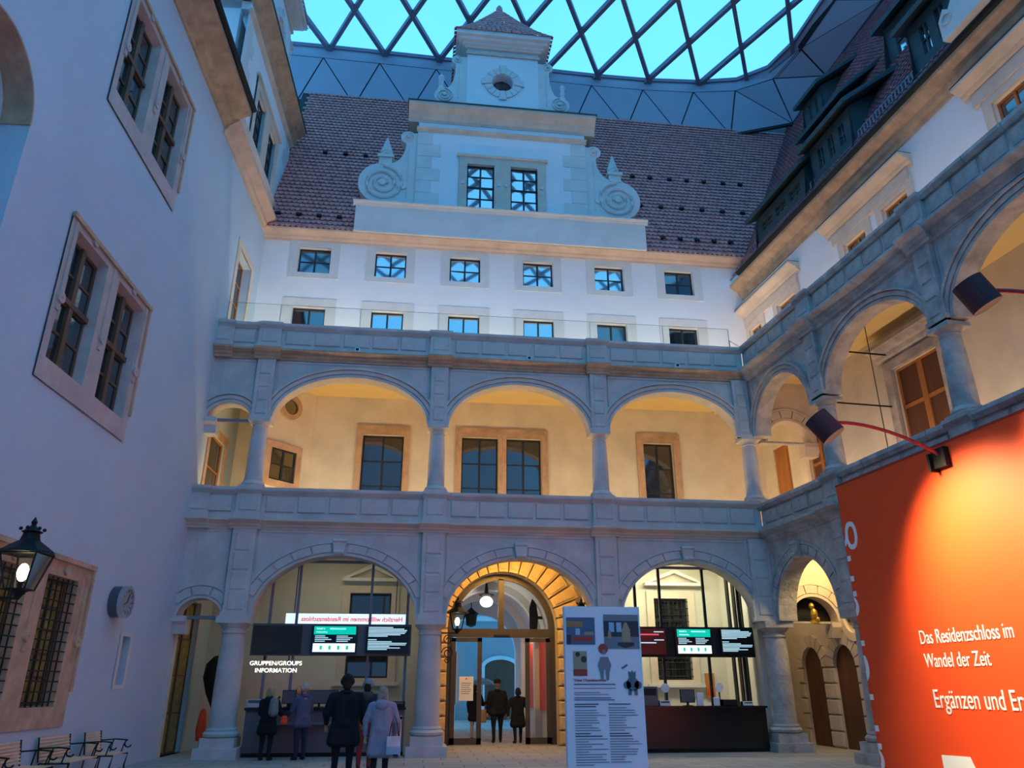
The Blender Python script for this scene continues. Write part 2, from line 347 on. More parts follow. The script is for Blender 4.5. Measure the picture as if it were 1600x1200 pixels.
# splayed wall block in the upper loggia with the tilted window and the oculus
MB().add([(2.25, 3.3, 5.86), (.75, 1.75, 5.86), (.45, 3.3, 5.86), (2.25, 3.3, 10.97), (.75, 1.75, 10.97), (.45, 3.3, 10.97)], [(0, 1, 4, 3), (1, 2, 5, 4)]).build('wall_splay', 'ochre_plaster', kind='structure')
# ---- right wing walls
RH = [(-2.95, -2.05, 12.9, 14.3), (-.9, .3, 12.9, 14.3), (3.1, 4.15, 12.9, 14.35), (4.95, 6.0, 12.9, 14.4), (9.1, 10.1, 12.9, 14.6), (10.9, 11.9, 12.9, 14.6)]
MB().holes(-3.5, 19, 11.2, 16.0, 2.15, 2.5, RH).build('wall_right_upper', 'plaster', frame=R, kind='structure')
RM = [(-2.46, -1.5, 5.9, 9.4), (-.35, .75, 6.4, 9.2), (4.1, 5.85, 6.5, 9.75), (12, 13.6, 6.5, 9.75)]
MB().holes(-3.5, 19, 5.86, 11.2, 2.15, 2.5, RM).build('wall_right_middle', 'ochre_plaster', frame=R, kind='structure')
RG = [(-2.3, -1.25, 0, 2.1), (-.65, .45, 0, 2.1)]
m_ = MB().box(-3.5, -2.3, 2.15, 2.5, 0, 5.86).box(-1.25, -.65, 2.15, 2.5, 0, 5.86).box(.45, 19, 2.15, 2.5, 0, 5.86)
m_.arch(-2.3, -1.25, -1.775, .525, .6, 2.2, 5.86, 2.15, 2.5, 14).arch(-.65, .45, -.1, .55, .6, 2.2, 5.86, 2.15, 2.5, 14)
wrl = m_.build('wall_right_lower', 'stone_sand', frame=R, kind='structure')
MB().box(-3.5, 19, 2.5, 2.6, 0, 16).build('wall_right_backing', 'black', frame=R, kind='structure')
tr4 = MB().prof(-3.4, 19, [(a+2.15, b) for a, b in CORN(15.7, .65, .48)]).build('trim_4', 'stone_brown', frame=R, kind='structure')
# rusticated rings of the two doorways in the right passage
for cx in (-1.775, -.1):
    for k in range(9):
        a0 = pi*k/9+.02; a1 = pi*(k+1)/9-.02
        MB().ring_y(cx, 2.2, .53, .86, 2.07, 2.16, a0, a1, 2, .6, .95).build('voussoir', 'stone_sand', wrl)
    for k in range(5):
        for sx in (-1, 1):
            xa, xb = sorted((cx+sx*.53, cx+sx*.86)); MB().cham(xa, xb, 2.07, 2.16, .04+.43*k, .44+.43*k, .03).build('stone_block', 'stone_sand', wrl)
for x0_, x1_, r_ in ((-2.3, -1.25, .525), (-.65, .45, .55)):
    MB().box(x0_, x1_, 2.2, 2.3, 0, 2.2).ring_y((x0_+x1_)/2, 2.2, .01, r_, 2.2, 2.3, 0, pi, 14, .01, .6).build('opening_shade', 'wood_dark', wrl)  # dark leaf put in to stand for the shade of the open arch
MB().ring_y(.6, 3.7, .42, .62, 2.05, 2.16, n=28, b0=.62, b1=.85).build('oval_frame', 'stone_sand', wrl)
MB().disc_y(.6, 3.7, .43, 2.13, 2.16).build('oval_pane', 'pane', wrl)

# ---------------------------------------------------------------- arcades
def strips(mb, cx, a, b, zs, e0, e1, y0, y1, n=22):
    mb.ring_y(cx, zs, a+e0, a+e1, y0, y1, 0, pi, n, b+e0, b+e1)
def arcade(name, frame, bays, ped, lower, mt, x0, x1, panels=True):
    zs, zt = (3.4, 5.74) if lower else (8.93, 10.86); y0, y1 = (0, .55) if lower else (.03, .48)
    mb = MB(); cur = x0
    for i, (cx, a, b) in enumerate(bays):
        nx = x1 if i == len(bays)-1 else (cx+a+bays[i+1][0]-bays[i+1][1])/2
        mb.arch(cur, nx, cx, a, b, zs, zt, y0, y1); cur = nx
    r = mb.build(name, mt, frame=frame, kind='structure')
    for cx, a, b in bays:
        if lower:
            q = MB(); strips(q, cx, a, b, zs, 0, .07, y0-.02, y0+.02); strips(q, cx, a, b, zs, .33, .39, y0-.05, y0+.02); q.build('archivolt', mt, r)
            n = 5 if a > 1 else 3; m2 = 5 if a > 1.2 else n
            sp = [(.16, .5*pi-.12)] if a > 1 else [(.35, pi-.35)]
            segs = []
            if a > 1:
                for k in range(n): lo = .30+(pi/2-.09-.30)*k/n; hi = .30+(pi/2-.09-.30)*(k+1)/n; segs += [(lo, hi), (pi-hi, pi-lo)]
            else:
                for k in range(3): lo = .55+(pi-1.1)*k/3; segs.append((lo, lo+(pi-1.1)/3))
            for lo, hi in segs: MB().ring_y(cx, zs, a+.09, a+.31, y0-.045, y0+.01, lo+.012/a*1.5, hi-.012/a*1.5, 3, b+.09, b+.31).build('voussoir', mt, r)
            if a > 1:
                k_ = MB().poly([(cx-.13, zs+b-.02), (cx+.13, zs+b-.02), (cx+.19, zs+b+.42), (cx-.19, zs+b+.42)], y0-.16, y0+.02).build('keystone', mt, r)
                MB().tube([(cx-.14, y0-.17, zs+b+.06), (cx+.14, y0-.17, zs+b+.06)], .06).tube([(cx-.18, y0-.15, zs+b+.38), (cx+.18, y0-.15, zs+b+.38)], .05).build('scroll', mt, k_)
        else:
            q = MB(); strips(q, cx, a, b, zs, 0, .09, y0-.03, y0+.02); strips(q, cx, a, b, zs, .11, .22, y0-.06, y0+.02); strips(q, cx, a, b, zs, .24, .30, y0-.11, y0+.02); q.build('archivolt', mt, r)
    hw = .31 if lower else .26
    for p in ped:
        pl = MB().box(p-hw, p+hw, y0-.12, y0+.02, zs, zt).box(p-hw-.05, p+hw+.05, y0-.15, y0, zs, zs+.1).build('pilaster', mt, r)
        H = (zt-zs-.25)/4
        for k in range(4): MB().cham(p-hw+.1, p+hw-.1, y0-.145, y0-.11, zs+.16+H*k, zs+.16+H*(k+1)-.05, .02).build('block', mt, pl)
    # sunk spandrel mouldings
    q = MB(); es = sorted([x0]+[p for p in ped]+[x1])
    for u, v in zip(es, es[1:]):
        if v-u > .8: q.box(u+hw+.06, v-hw-.06, y0-.025, y0+.01, zt-.10, zt-.04)
        for xx in (u+hw+.06, v-hw-.10):
            if v-u > .8: q.box(xx, xx+.04, y0-.025, y0+.01, zs+.9, zt-.1)
    q.build('spandrel_moulding', mt, r)
    return r
P = [1.2, 6.39, 11.36, 16.24]; PR = [3.76, 8.33, 13.7, 18.2]
def bays(P, g): return [((a+b)/2, (b-a)/2-g) for a, b in zip(P, P[1:])]
arcade('wall_back_arcade_lower', B, [(.27, .56, .46)]+[(c, a, 1.65) for c, a in bays(P, .42)], P[:3]+[16.0], True, 'stone', -.4, 16.3)
arcade('wall_back_arcade_upper', B, [(.30, .62, .50)]+[(c, a, 1.46) for c, a in bays(P, .31)], P[:3]+[16.02], False, 'stone', -.4, 16.3)
arcade('wall_right_arcade_lower', R, [(1.72, 1.42, 1.58), (6.05, 1.85, 1.6), (11.0, 2.2, 1.65), (15.95, 1.8, 1.6)], PR, True, 'stone_old', 0.02, 19)
arcade('wall_right_arcade_upper', R, [(1.78, 1.44, 1.42), (6.03, 1.98, 1.45), (11.03, 2.3, 1.5), (15.95, 1.9, 1.45)], PR, False, 'stone_old', 0.02, 19)
# transverse arches that close the right loggia at the corner
for z0, z1, zs, nm in ((0, 5.7, 3.42, 'wall_cross_lower'), (5.9, 10.9, 8.9, 'wall_cross_upper')):
    t = MB().arch(16.75, 18.5, 17.55, .72, .70, zs, z1, .1, .5, 18).build(nm, 'stone_sand', kind='structure')
    q = MB(); strips(q, 17.55, .72, .70, zs, 0, .08, .06, .11); strips(q, 17.55, .72, .70, zs, .34, .40, .04, .11); q.build('archivolt', 'stone_sand', t)
    for k in range(5): MB().ring_y(17.55, zs, .82, 1.05, .05, .11, .5+.43*k+.02, .5+.43*(k+1)-.02, 3, .80, 1.03).build('voussoir', 'stone_sand', t)
    MB().prof(18.05, 18.55, [(.05, zs-.02), (.05, zs-.16), (.18, zs-.45), (.5, zs-.45), (.5, zs-.02)]).build('corbel', 'stone_sand', t)
    MB().box(16.6, 18.4, .12, .3, zs-.06, zs).build('tie_beam', 'stone_old', t)
MB().box(16.75, 18.4, .52, .6, 3.42, 4.4).build('lunette_shade', 'black', kind='structure')  # black sheet standing in for the dark space behind the arch
# corbels and bars of the narrow left bays
for zs, nm in ((3.4, 'lower'), (8.93, 'upper')):
    g = thing('wall_corbel', 'small stone corbel under the %s narrow arch by the left wall' % ('ground floor' if zs < 5 else 'upper floor'), 'corbel', B, -.35, .2, zs-.4)
    MB().prof(-.42, -.02, [(-.12, zs), (-.12, zs-.14), (.0, zs-.22), (.05, zs-.45), (.45, zs-.45), (.45, zs)]).build('corbel_stone', 'stone', g)
    g = thing('tie_bar', 'grey bar spanning the %s narrow arch' % ('ground floor' if zs < 5 else 'upper floor'), 'bar', B, .3, .1, zs-.05)
    MB().box(-.3, .9, .06, .16, zs-.07, zs+.01).build('bar', 'steel', g)
# cornices between the storeys
def cornice(nm, frame, x0, x1, peds, z, h, p, mt, ph):
    mb = MB().prof(x0, x1, CORN(z, h, p))
    for q in peds: mb.prof(q-ph, q+ph, [(a-.12 if a < 0 else a, b) for a, b in CORN(z-.003, h+.006, p)])
    return mb.build(nm, mt, frame=frame, kind='structure')
cornice('trim_5', B, -.4, 16.3, [-.2]+P[:3], 5.72, .26, .24, 'stone_sand', .42)
cornice('trim_6', B, -.4, 16.3, [-.2]+P[:3], 10.84, .30, .24, 'stone_brown', .38)
cornice('trim_7', R, -.05, 19, PR, 5.62, .34, .30, 'stone_old', .42)
cornice('trim_8', R, -.05, 19, PR, 10.80, .38, .30, 'stone_old', .38)

# ---------------------------------------------------------------- balustrades
PCACHE = {}
def balustrade(label, frame, x0, x1, peds, z0, z1, npan, mt, pw=.36, rough=0, stubs=(), endped=()):
    g = thing('stone_balustrade', label, 'balustrade', frame, (x0+x1)/2, .1, z0)
    zb = z0+.17; zc = z1-.17
    MB().box(x0, x1, -.08, .30, z0, zb).build('base_moulding', mt, g)
    MB().box(x0, x1, -.0, .22, zb, zc).build('parapet', mt, g)
    cp = MB()
    def prof(xa, xb, e=0.): cp.prof(xa, xb, [(-.02-e, zc-.02), (-.07-e, zc+.04), (-.09-e, zc+.05), (-.12-e, zc+.09), (-.12-e, z1), (.32, z1), (.32, zc+.05), (.24, zc-.02)])
    if rough:
        x = x0
        while x < x1: n_ = min(x1, x+random.uniform(.7, 1.5)); d = random.uniform(-.025, .02); cp.prof(x, n_-.012, [(-.07, zc-.02), (-.13+d, zc+.07), (-.12+d, z1+d*.7), (.3, z1+d), (.3, zc-.02)]); x = n_
    else: prof(x0, x1)
    es = sorted([x0]+list(peds)+[x1])
    for p in list(peds)+list(endped): prof(p-pw, p+pw, .1)
    cp.build('coping', mt, g)
    for p in list(peds)+list(endped):
        q = MB().box(p-pw, p+pw, -.17, .24, z0, zb+.04).box(p-pw+.03, p+pw-.03, -.12, .22, zb, zc).build('pedestal', mt, g)
        MB().cham(p-pw+.12, p+pw-.12, -.145, -.11, zb+.08, zc-.05, .015).build('panel', mt, q)
    for i, (u, v) in enumerate(zip(es, es[1:])):
        n = npan[i]; u2 = u+(pw if i else .12)+.05; v2 = v-(pw if i < len(es)-2 else .12)-.05; wd = (v2-u2)/n
        key = (mt, round(wd, 2), round(z1-z0, 2))
        for k in range(n):
            if key not in PCACHE:
                q = MB().cham(-wd/2+.05, wd/2-.05, -.045, 0, .06, zc-zb-.06, .02); me = bpy.data.meshes.new('panel'); me.from_pydata(q.v, [], q.f); me.materials.append(M[mt]); PCACHE[key] = me
            o = bpy.data.objects.new('panel', PCACHE[key]); COL.objects.link(o); o.parent = g; o.location = (u2+wd*(k+.5)-(x0+x1)/2, -.1+random.uniform(0, .02)*rough, zb-z0)
    return g
balustrade('grey stone balustrade with flat panels along the lower gallery of the back facade', B, -.4, 16.25, P[:3], 5.98, 6.89, [1, 5, 5, 5], 'stone', endped=(-.2,))
balustrade('grey stone balustrade with flat panels on the terrace edge of the back facade', B, -.4, 16.25, P[:3], 11.14, 12.03, [1, 5, 5, 5], 'stone', endped=(-.2,))
balustrade('weathered stone balustrade along the lower gallery of the right wing', R, 0, 19, PR, 5.96, 6.80, [4, 5, 6, 5, 1], 'stone_old', rough=1)
balustrade('weathered stone balustrade with chipped coping on the terrace of the right wing', R, 0, 19, PR, 11.18, 12.05, [4, 5, 6, 5, 1], 'stone_old', rough=1)

# ---------------------------------------------------------------- columns
def column(lower, mt):
    o = proto('stone_column', 'x', 'column')
    if lower:
        MB().box(-.53, .53, -.53, .53, 0, .24).box(-.42, .42, -.42, .42, .24, .47).build('plinth', mt, o)
        MB().lathe([(.40, .47), (.44, .50), (.45, .56), (.41, .61), (.38, .62), (.39, .65), (.36, .70)], n=28).build('base', mt, o, smooth=True)
        MB().lathe([(.335, .68), (.33, .9), (.33, 1.6), (.315, 2.3), (.29, 3.0)], n=28).build('shaft', mt, o, smooth=True)
        MB().lathe([(.30, 2.96), (.33, 2.98), (.33, 3.02), (.30, 3.04), (.30, 3.10), (.35, 3.13), (.41, 3.22)], n=28).box(-.42, .42, -.42, .42, 3.22, 3.40).build('capital', mt, o, smooth=True)
    else:
        MB().box(-.33, .33, -.30, .30, 0, .07).lathe([(.31, .07), (.33, .11), (.31, .17), (.28, .20)], n=24).build('base', mt, o, smooth=True)
        MB().lathe([(.255, .18), (.25, .7), (.235, 1.3), (.21, 1.82)], n=24).build('shaft', mt, o, smooth=True)
        MB().lathe([(.22, 1.80), (.24, 1.82), (.22, 1.85), (.23, 1.90), (.29, 1.97)], n=24).box(-.31, .31, -.29, .29, 1.97, 2.06).build('capital', mt, o, smooth=True)
    return o
c = column(True, 'stone')
place_all(c, B, [(1.2, .2, 0, 'stout stone column at ground level, left of the group information desk'), (6.39, .2, 0, 'stout stone column between the left ticket hall and the glazed portal'),
                 (11.36, .2, 0, 'stout stone column behind the tall white ticket board')])
for k in kids(c): pass
c2 = column(True, 'stone_old'); c2['group'] = ''
del c2['group']
place_all(c2, B, [(16.3, .2, 0, 'weathered column in the corner, right of the dark ticket counter', 0)])
c3 = column(True, 'stone_old')
place_all(c3, R, [(3.76, .28, 0, 'dark weathered column at the left edge of the big red panel')])
c3b = column(True, 'stone_old'); place_all(c3b, R, [(8.33, .28, 0, 'weathered ground floor column hidden behind the big red panel'), (13.7, .28, 0, 'weathered ground floor column behind the far right of the red panel')])
c4 = column(False, 'stone')
place_all(c4, B, [(1.2, .16, 6.89, 'slim upper gallery column beside the small left arch'), (6.39, .16, 6.89, 'slim upper gallery column left of the double window'),
                  (11.36, .16, 6.89, 'slim upper gallery column right of the double window'), (16.2, .16, 6.89, 'slim upper gallery column in the right corner')])
c5 = column(False, 'stone_old')
place_all(c5, R, [(3.76, .16, 6.80, 'weathered upper column of the right wing behind the nearer hanging floodlight'), (8.33, .16, 6.80, 'weathered upper column of the right wing beside the shuttered window'), (13.7, .16, 6.8, 'weathered upper column at the far right of the right wing')])

# ---------------------------------------------------------------- windows
WN = [0]
def window(frame, x0, x1, z0, z1, y, nx=2, nz=2, fm='lead', sm='stone_pale', sw=.3, sb=.22, stp=.33, proud=.03, rec=.2, pane='pane', parent=None, muntin=.035, casement=2, lintel=None, name=None):
    """stone surround with casement frame, muntins and single panes"""
    WN[0] += 1; cx = (x0+x1)/2
    g = parent or thing(name or 'window_%d' % WN[0], None, None, frame, cx, y, z0, kind='structure')
    if sm:
        MB().box(x0-sw, x0, y-proud, y+.02, z0-sb, z1+stp).box(x1, x1+sw, y-proud, y+.02, z0-sb, z1+stp).build('jamb', sm, g)
        MB().box(x0, x1, y-proud, y+.02, z1, z1+stp).build('lintel', sm, g)
        MB().box(x0, x1, y-proud, y+.02, z0-sb, z0).build('sill', sm, g)
    yy = y+rec; fr = MB(); t = .055
    fr.box(x0, x0+t, yy-.03, yy+.04, z0, z1).box(x1-t, x1, yy-.03, yy+.04, z0, z1).box(x0+t, x1-t, yy-.03, yy+.04, z0, z0+t).box(x0+t, x1-t, yy-.03, yy+.04, z1-t, z1)
    f = fr.build('frame', fm, g)
    mu = MB()
    W_ = (x1-x0-2*t)/nx; H_ = (z1-z0-2*t)/nz
    for i in range(1, nx):
        wd = muntin*(1.8 if (nx % 2 == 0 and i == nx//2) else 1)
        mu.box(x0+t+W_*i-wd/2, x0+t+W_*i+wd/2, yy-.035, yy+.02, z0+t, z1-t)
    for k in range(1, nz): mu.box(x0+t, x1-t, yy-.025, yy+.02, z0+t+H_*k-muntin/2, z0+t+H_*k+muntin/2)
    mu.build('muntin', fm, g)
    for i in range(nx):
        for k in range(nz):
            tw = random.uniform(-.012, .012); a, b, c_, d = x0+t+W_*i, x0+t+W_*(i+1), z0+t+H_*k, z0+t+H_*(k+1)
            MB().add([(a, yy+tw, c_), (b, yy-tw, c_), (b, yy-tw, d), (a, yy+tw, d)], [(0, 1, 2, 3)]).build('pane', pane, g)
    return g
for i, x in enumerate(wx):
    window(B, x-.58, x+.58, 15.77, 16.85, Dy, 2, 2, sw=.32, pane='pane' if i in (0, 5) else 'pane_sky')
for i, x in enumerate(wx): window(B, x-.58, x+.58, 12.9, 14.38, Dy, 2, 1 if i < 4 else 2, sw=.36, pane='pane_sky' if i in (1, 2, 3) else 'pane')
window(B, 3.93, 5.32, 7.0, 9.66, Dy, 2, 3, sm='stone_brown', sw=.2, sb=.1, stp=.29, proud=.08)
window(B, 7.3, 8.56, 7.0, 9.7, Dy, 2, 3, sm='stone_brown', sw=.139, sb=.1, stp=.29, proud=.08)
window(B, 8.84, 10.07, 7.0, 9.7, Dy, 2, 3, sm='stone_brown', sw=.139, sb=.1, stp=.29, proud=.08)
window(B, 13.72, 14.82, 7.0, 9.72, Dy, 2, 3, sm='stone_brown', sw=.24, sb=.1, stp=.31, proud=.08)
MB().box(7.08, 7.16, Dy-.07, Dy+.02, 6.9, 9.98).box(10.21, 10.3, Dy-.07, Dy+.02, 6.9, 9.98).build('trim_9', 'stone_brown', kind='structure')
# splayed window and oculus
sp = Frame(.75, 1.75, atan2(1.55, 1.5))
window(sp, .58, 1.55, 7.72, 8.75, -.02, 2, 2, sm='stone_brown', sw=.2, sb=.2, stp=.2, proud=.08, rec=-.01)
g = thing('round_window', 'small round window with a stone ring high in the left of the upper gallery', 'window', sp, 1.15, -.02, 10.25)
MB().ring_y(1.15, 10.25, .27, .43, -.10, 0).build('ring', 'stone_brown', g); MB().disc_y(1.15, 10.25, .27, -.03, -.01).build('pane', 'pane', g)
# ground floor windows of the two ticket halls, with pediments
for (x0, x1, z0, z1, pa, pb, bars) in ((3.92, 5.2, 1.9, 4.4, 3.66, 5.46, False), (13.72, 14.86, 1.85, 4.35, 13.4, 15.4, True)):
    g = window(B, x0, x1, z0, z1, Dy, 2, 4, sm='stone_sand', sw=.24, sb=.15, stp=.22, proud=.08)
    c_ = (pa+pb)/2
    MB().box(pa, pb, Dy-.3, Dy, 4.74, 4.84).build('pediment_base', 'stone_pale', g)
    MB().poly([(pa, 4.84), (pa+.2, 4.84), (c_, 5.14), (pb-.2, 4.84), (pb, 4.84), (c_, 5.27)], Dy-.3, Dy).build('pediment_cornice', 'stone_pale', g)
    MB().poly([(pa+.2, 4.84), (pb-.2, 4.84), (c_, 5.14)], Dy-.1, Dy).build('pediment_field', 'stone_sand', g)
    MB().box(x0-.35, x1+.35, Dy-.16, Dy, z0-.22, z0-.12).build('ledge', 'stone_pale', g)
    if bars:
        q = MB()
        for k in range(8): xx = x0+(x1-x0)*(k+.5)/8; q.tube([(xx, Dy-.07, z0), (xx, Dy-.07, z1)], .014, 6)
        for k in range(12): zz = z0+(z1-z0)*(k+.5)/12; q.tube([(x0, Dy-.09, zz), (x1, Dy-.09, zz)], .014, 6)
        q.build('iron_grille', 'iron', g)
# left wall windows: pairs in one carved stone surround
def stone_pair(z0, z1, ops, x0, x1, nz, sm, grille=False, fm='wood_window', pane='pane', carved=True):
    g = thing('window_%d' % (50+int(z0)), None, None, L, (x0+x1)/2, 0, z0, kind='structure')
    oz0, oz1 = ops[0][2:]
    q = MB().holes(x0, x1, z0, z1, -.035, .0, [(o[0], o[1], o[2], o[3]) for o in ops]); q.build('surround', sm, g)
    MB().box(x0-.02, x1+.06, -.09, -.03, z1-.09, z1).box(x1-.03, x1+.06, -.07, 0, z0+.6, z1-.09).build('moulding', 'stone_brown' if carved else sm, g)
    mid = (ops[0][1]+ops[1][0])/2
    for xx in (mid, x1-.18, x0+.18):
        if carved: MB().box(xx-.06, xx+.06, -.065, -.03, oz0+.9, oz1+.1).build('carved_strip', sm, g); MB().ring_y(xx, oz0+1.15, .02, .11, -.10, -.035, n=14).build('rosette', sm, g)
    for o in ops:
        if carved: MB().disc_y((o[0]+o[1])/2, o[3]+.13, .09, -.08, -.03, 12).build('rosette', sm, g)
        # splayed reveal
        a, b, c_, d = o; MB().add([(a, -.03, c_), (b, -.03, c_), (b, -.03, d), (a, -.03, d), (a+.05, .22, c_+.03), (b-.05, .22, c_+.03), (b-.05, .22, d-.06), (a+.05, .22, d-.06)], [(0, 4, 5, 1), (1, 5, 6, 2), (2, 6, 7, 3), (3, 7, 4, 0)]).build('reveal', sm, g)
        window(L, a+.05, b-.05, c_+.03, d-.06, .0, 2, nz, fm=fm, sm=None, rec=.19, parent=g, muntin=.05, pane=pane)
        if nz == 4:
            MB().box(a+.05, b-.05, .10, .20, (c_+d)/2-.02, (c_+d)/2+.09).box((a+b)/2-.07, (a+b)/2+.07, .11, .20, c_+.03, d-.06).build('cross_bar', fm, g)
        if grille:
            q = MB()
            for k in range(6): xx = a+(b-a)*(k+.5)/6; q.tube([(xx, .02, c_), (xx, .02, d)], .014, 6)
            for k in range(13): zz = c_+(d-c_)*(k+.5)/13; q.tube([(a, -.03, zz), (b, -.03, zz)], .013, 6)
            q.build('iron_grille', 'iron', g)
    return g
stone_pair(6.63, 9.92, LW[0:2], -8.87, -5.0, 4, 'stone_mauve')
stone_pair(12.74, 16.03, LW[2:4], -8.7, -4.75, 4, 'stone_mauve')
stone_pair(.98, 3.93, LW[4:6], -9.05, -5.2, 5, 'stone_brown', grille=True, pane='pane_gold')
window(L, .75, 2.25, 11.3, 15.15, 0, 2, 5, fm='wood_orange', sm='stone_sand', sw=.25, sb=0, stp=.25, rec=.3, name='door_1')
window(L, .7, 2.2, 5.9, 8.75, 0, 1, 3, fm='wood_orange', sm='stone_brown', sw=.22, sb=0, stp=.25, rec=.1, name='door_2')
window(L, .5, 2.1, .0, 3.9, 0, 2, 4, fm='wood_window', sm='stone', sw=.2, sb=0, stp=.2, rec=.15, pane='pane_gold', name='door_3')
# right wing
for a, b, c_, d in RH: window(R, a, b, c_, d, 2.15, 2, 2, fm='wood_orange', sm='stone_sand', sw=.26, sb=.2, stp=.3, proud=.05, rec=.15)
for i, (a, b, z) in enumerate(((-3.4, .72, 14.9), (2.45, 6.4, 15.0), (8.45, 12.4, 15.25))):
    g = thing('window_hood', ('warm lit stone hood above the terrace windows in the far corner', 'warm lit stone hood above the middle terrace windows of the right wing', 'warm lit stone hood above the nearest terrace windows at the right edge')[i], 'hood', R, (a+b)/2, 2.15, z, group=None)
    MB().prof(a, b, [(c[0]+2.15, c[1]) for c in CORN(z-.08, .36, .42)]).build('cornice', 'stone_sand', g)
    MB().box(a+.2, b-.2, 2.07, 2.15, z-.42, z-.06).build('frieze', 'stone_sand', g)
    MB().box(a, b, 1.72, 2.15, z+.28, z+.30).build('lead_cover', 'black', g)
g = window(R, 4.1, 5.85, 6.5, 9.75, 2.15, 2, 3, fm='wood_orange', sm='stone_old', sw=.28, sb=.1, stp=.25, proud=.1, rec=.12, pane='wood_dark', muntin=.1)
MB().prof(3.6, 6.35, [(c[0]+2.15, c[1]) for c in CORN(10.0, .5, .4)]).build('entablature', 'stone_old', g)
window(R, 12, 13.6, 6.5, 9.75, 2.15, 2, 3, fm='wood_orange', sm='stone_old', sw=.28, sb=.1, stp=.25, proud=.1, rec=.12, pane='wood_dark', muntin=.1)
window(R, -.35, .75, 6.4, 9.2, 2.15, 2, 3, fm='wood_orange', sm='stone_sand', sw=.16, sb=.1, stp=.2, proud=.05, rec=.1, pane='wood_dark', muntin=.08)
g = thing('door_4', None, None, R, -1.98, 2.15, 5.9, kind='structure')
MB().box(-2.46, -1.5, 2.2, 2.28, 5.9, 9.4).build('door_leaf', 'wood_orange', g); MB().box(-2.3, -1.66, 2.18, 2.2, 6.1, 7.4).box(-2.3, -1.66, 2.18, 2.2, 7.55, 9.2).build('door_panel', 'wood_orange', g)
MB().tube([(-1.72, 2.12, 7.5), (-1.56, 2.12, 7.5)], .02).build('door_handle', 'iron', g)

# ---------------------------------------------------------------- gables
def volute(mb, mr, sx, xi, xo, zb, zt, R1, c1, R2, c2, y0, y1):
    """scroll panel between the storey wall at xi and the outer point xo; sx = +-1"""
    pts = [(xi, zb), (c1[0], zb)]
    for k in range(15): a = -pi/2+(pi*1.05)*k/14; pts.append((c1[0]+sx*R1*cos(a), c1[1]+R1*sin(a)))
    p0 = pts[-1]; p1 = (c2[0]+sx*R2*.2, c2[1]-R2)
    for k in range(1, 9): t = k/9; e = sin(t*pi/2); pts.append((p0[0]+(p1[0]-p0[0])*e, p0[1]+(p1[1]-p0[1])*(1-cos(t*pi/2))))
    for k in range(12): a = -pi/2+.3+(pi*1.15)*k/11; pts.append((c2[0]+sx*R2*cos(a), c2[1]+R2*sin(a)))
    pts.append((xi, c2[1]+R2*.8)); mb.poly(pts, y0, y1)
    for (c_, R_, tn) in ((c1, R1*.86, 2.3), (c2, R2*.8, 1.3)):
        sp = [(c_[0]+sx*cos(2*pi*tn*k/40+pi*.5)*(R_*(1-.8*k/40)), y0-.03, c_[1]-sin(2*pi*tn*k/40+pi*.5)*(R_*(1-.8*k/40))*-1) for k in range(41)]
        mr.tube(sp, [max(.02, R_*.09)]*41, 6)
        mr.disc_y(c_[0], c_[1], R_*.18, y0-.1, y0, 12)
    # incised border between the scrolls
    mr.tube([(xi+sx*.35, y0-.01, zb+.35), (xi+sx*.35, y0-.01, c2[1]-R2*1.6)], .025, 6)
def finial(par, x, y, z, h, mt='stone_pale'):
    w_ = h*.17
    MB().box(x-w_, x+w_, y-w_, y+w_, z, z+h*.22).box(x-w_*1.25, x+w_*1.25, y-w_*1.25, y+w_*1.25, z+h*.22, z+h*.3).build('finial_base', mt, par)
    s = MB().lathe([(w_*.8, z+h*.3), (w_*1.15, z+h*.38), (w_*.9, z+h*.46), (w_*1.0, z+h*.5), (.02, z+h)], x, y, 0, 4).build('finial_spike', mt, par)
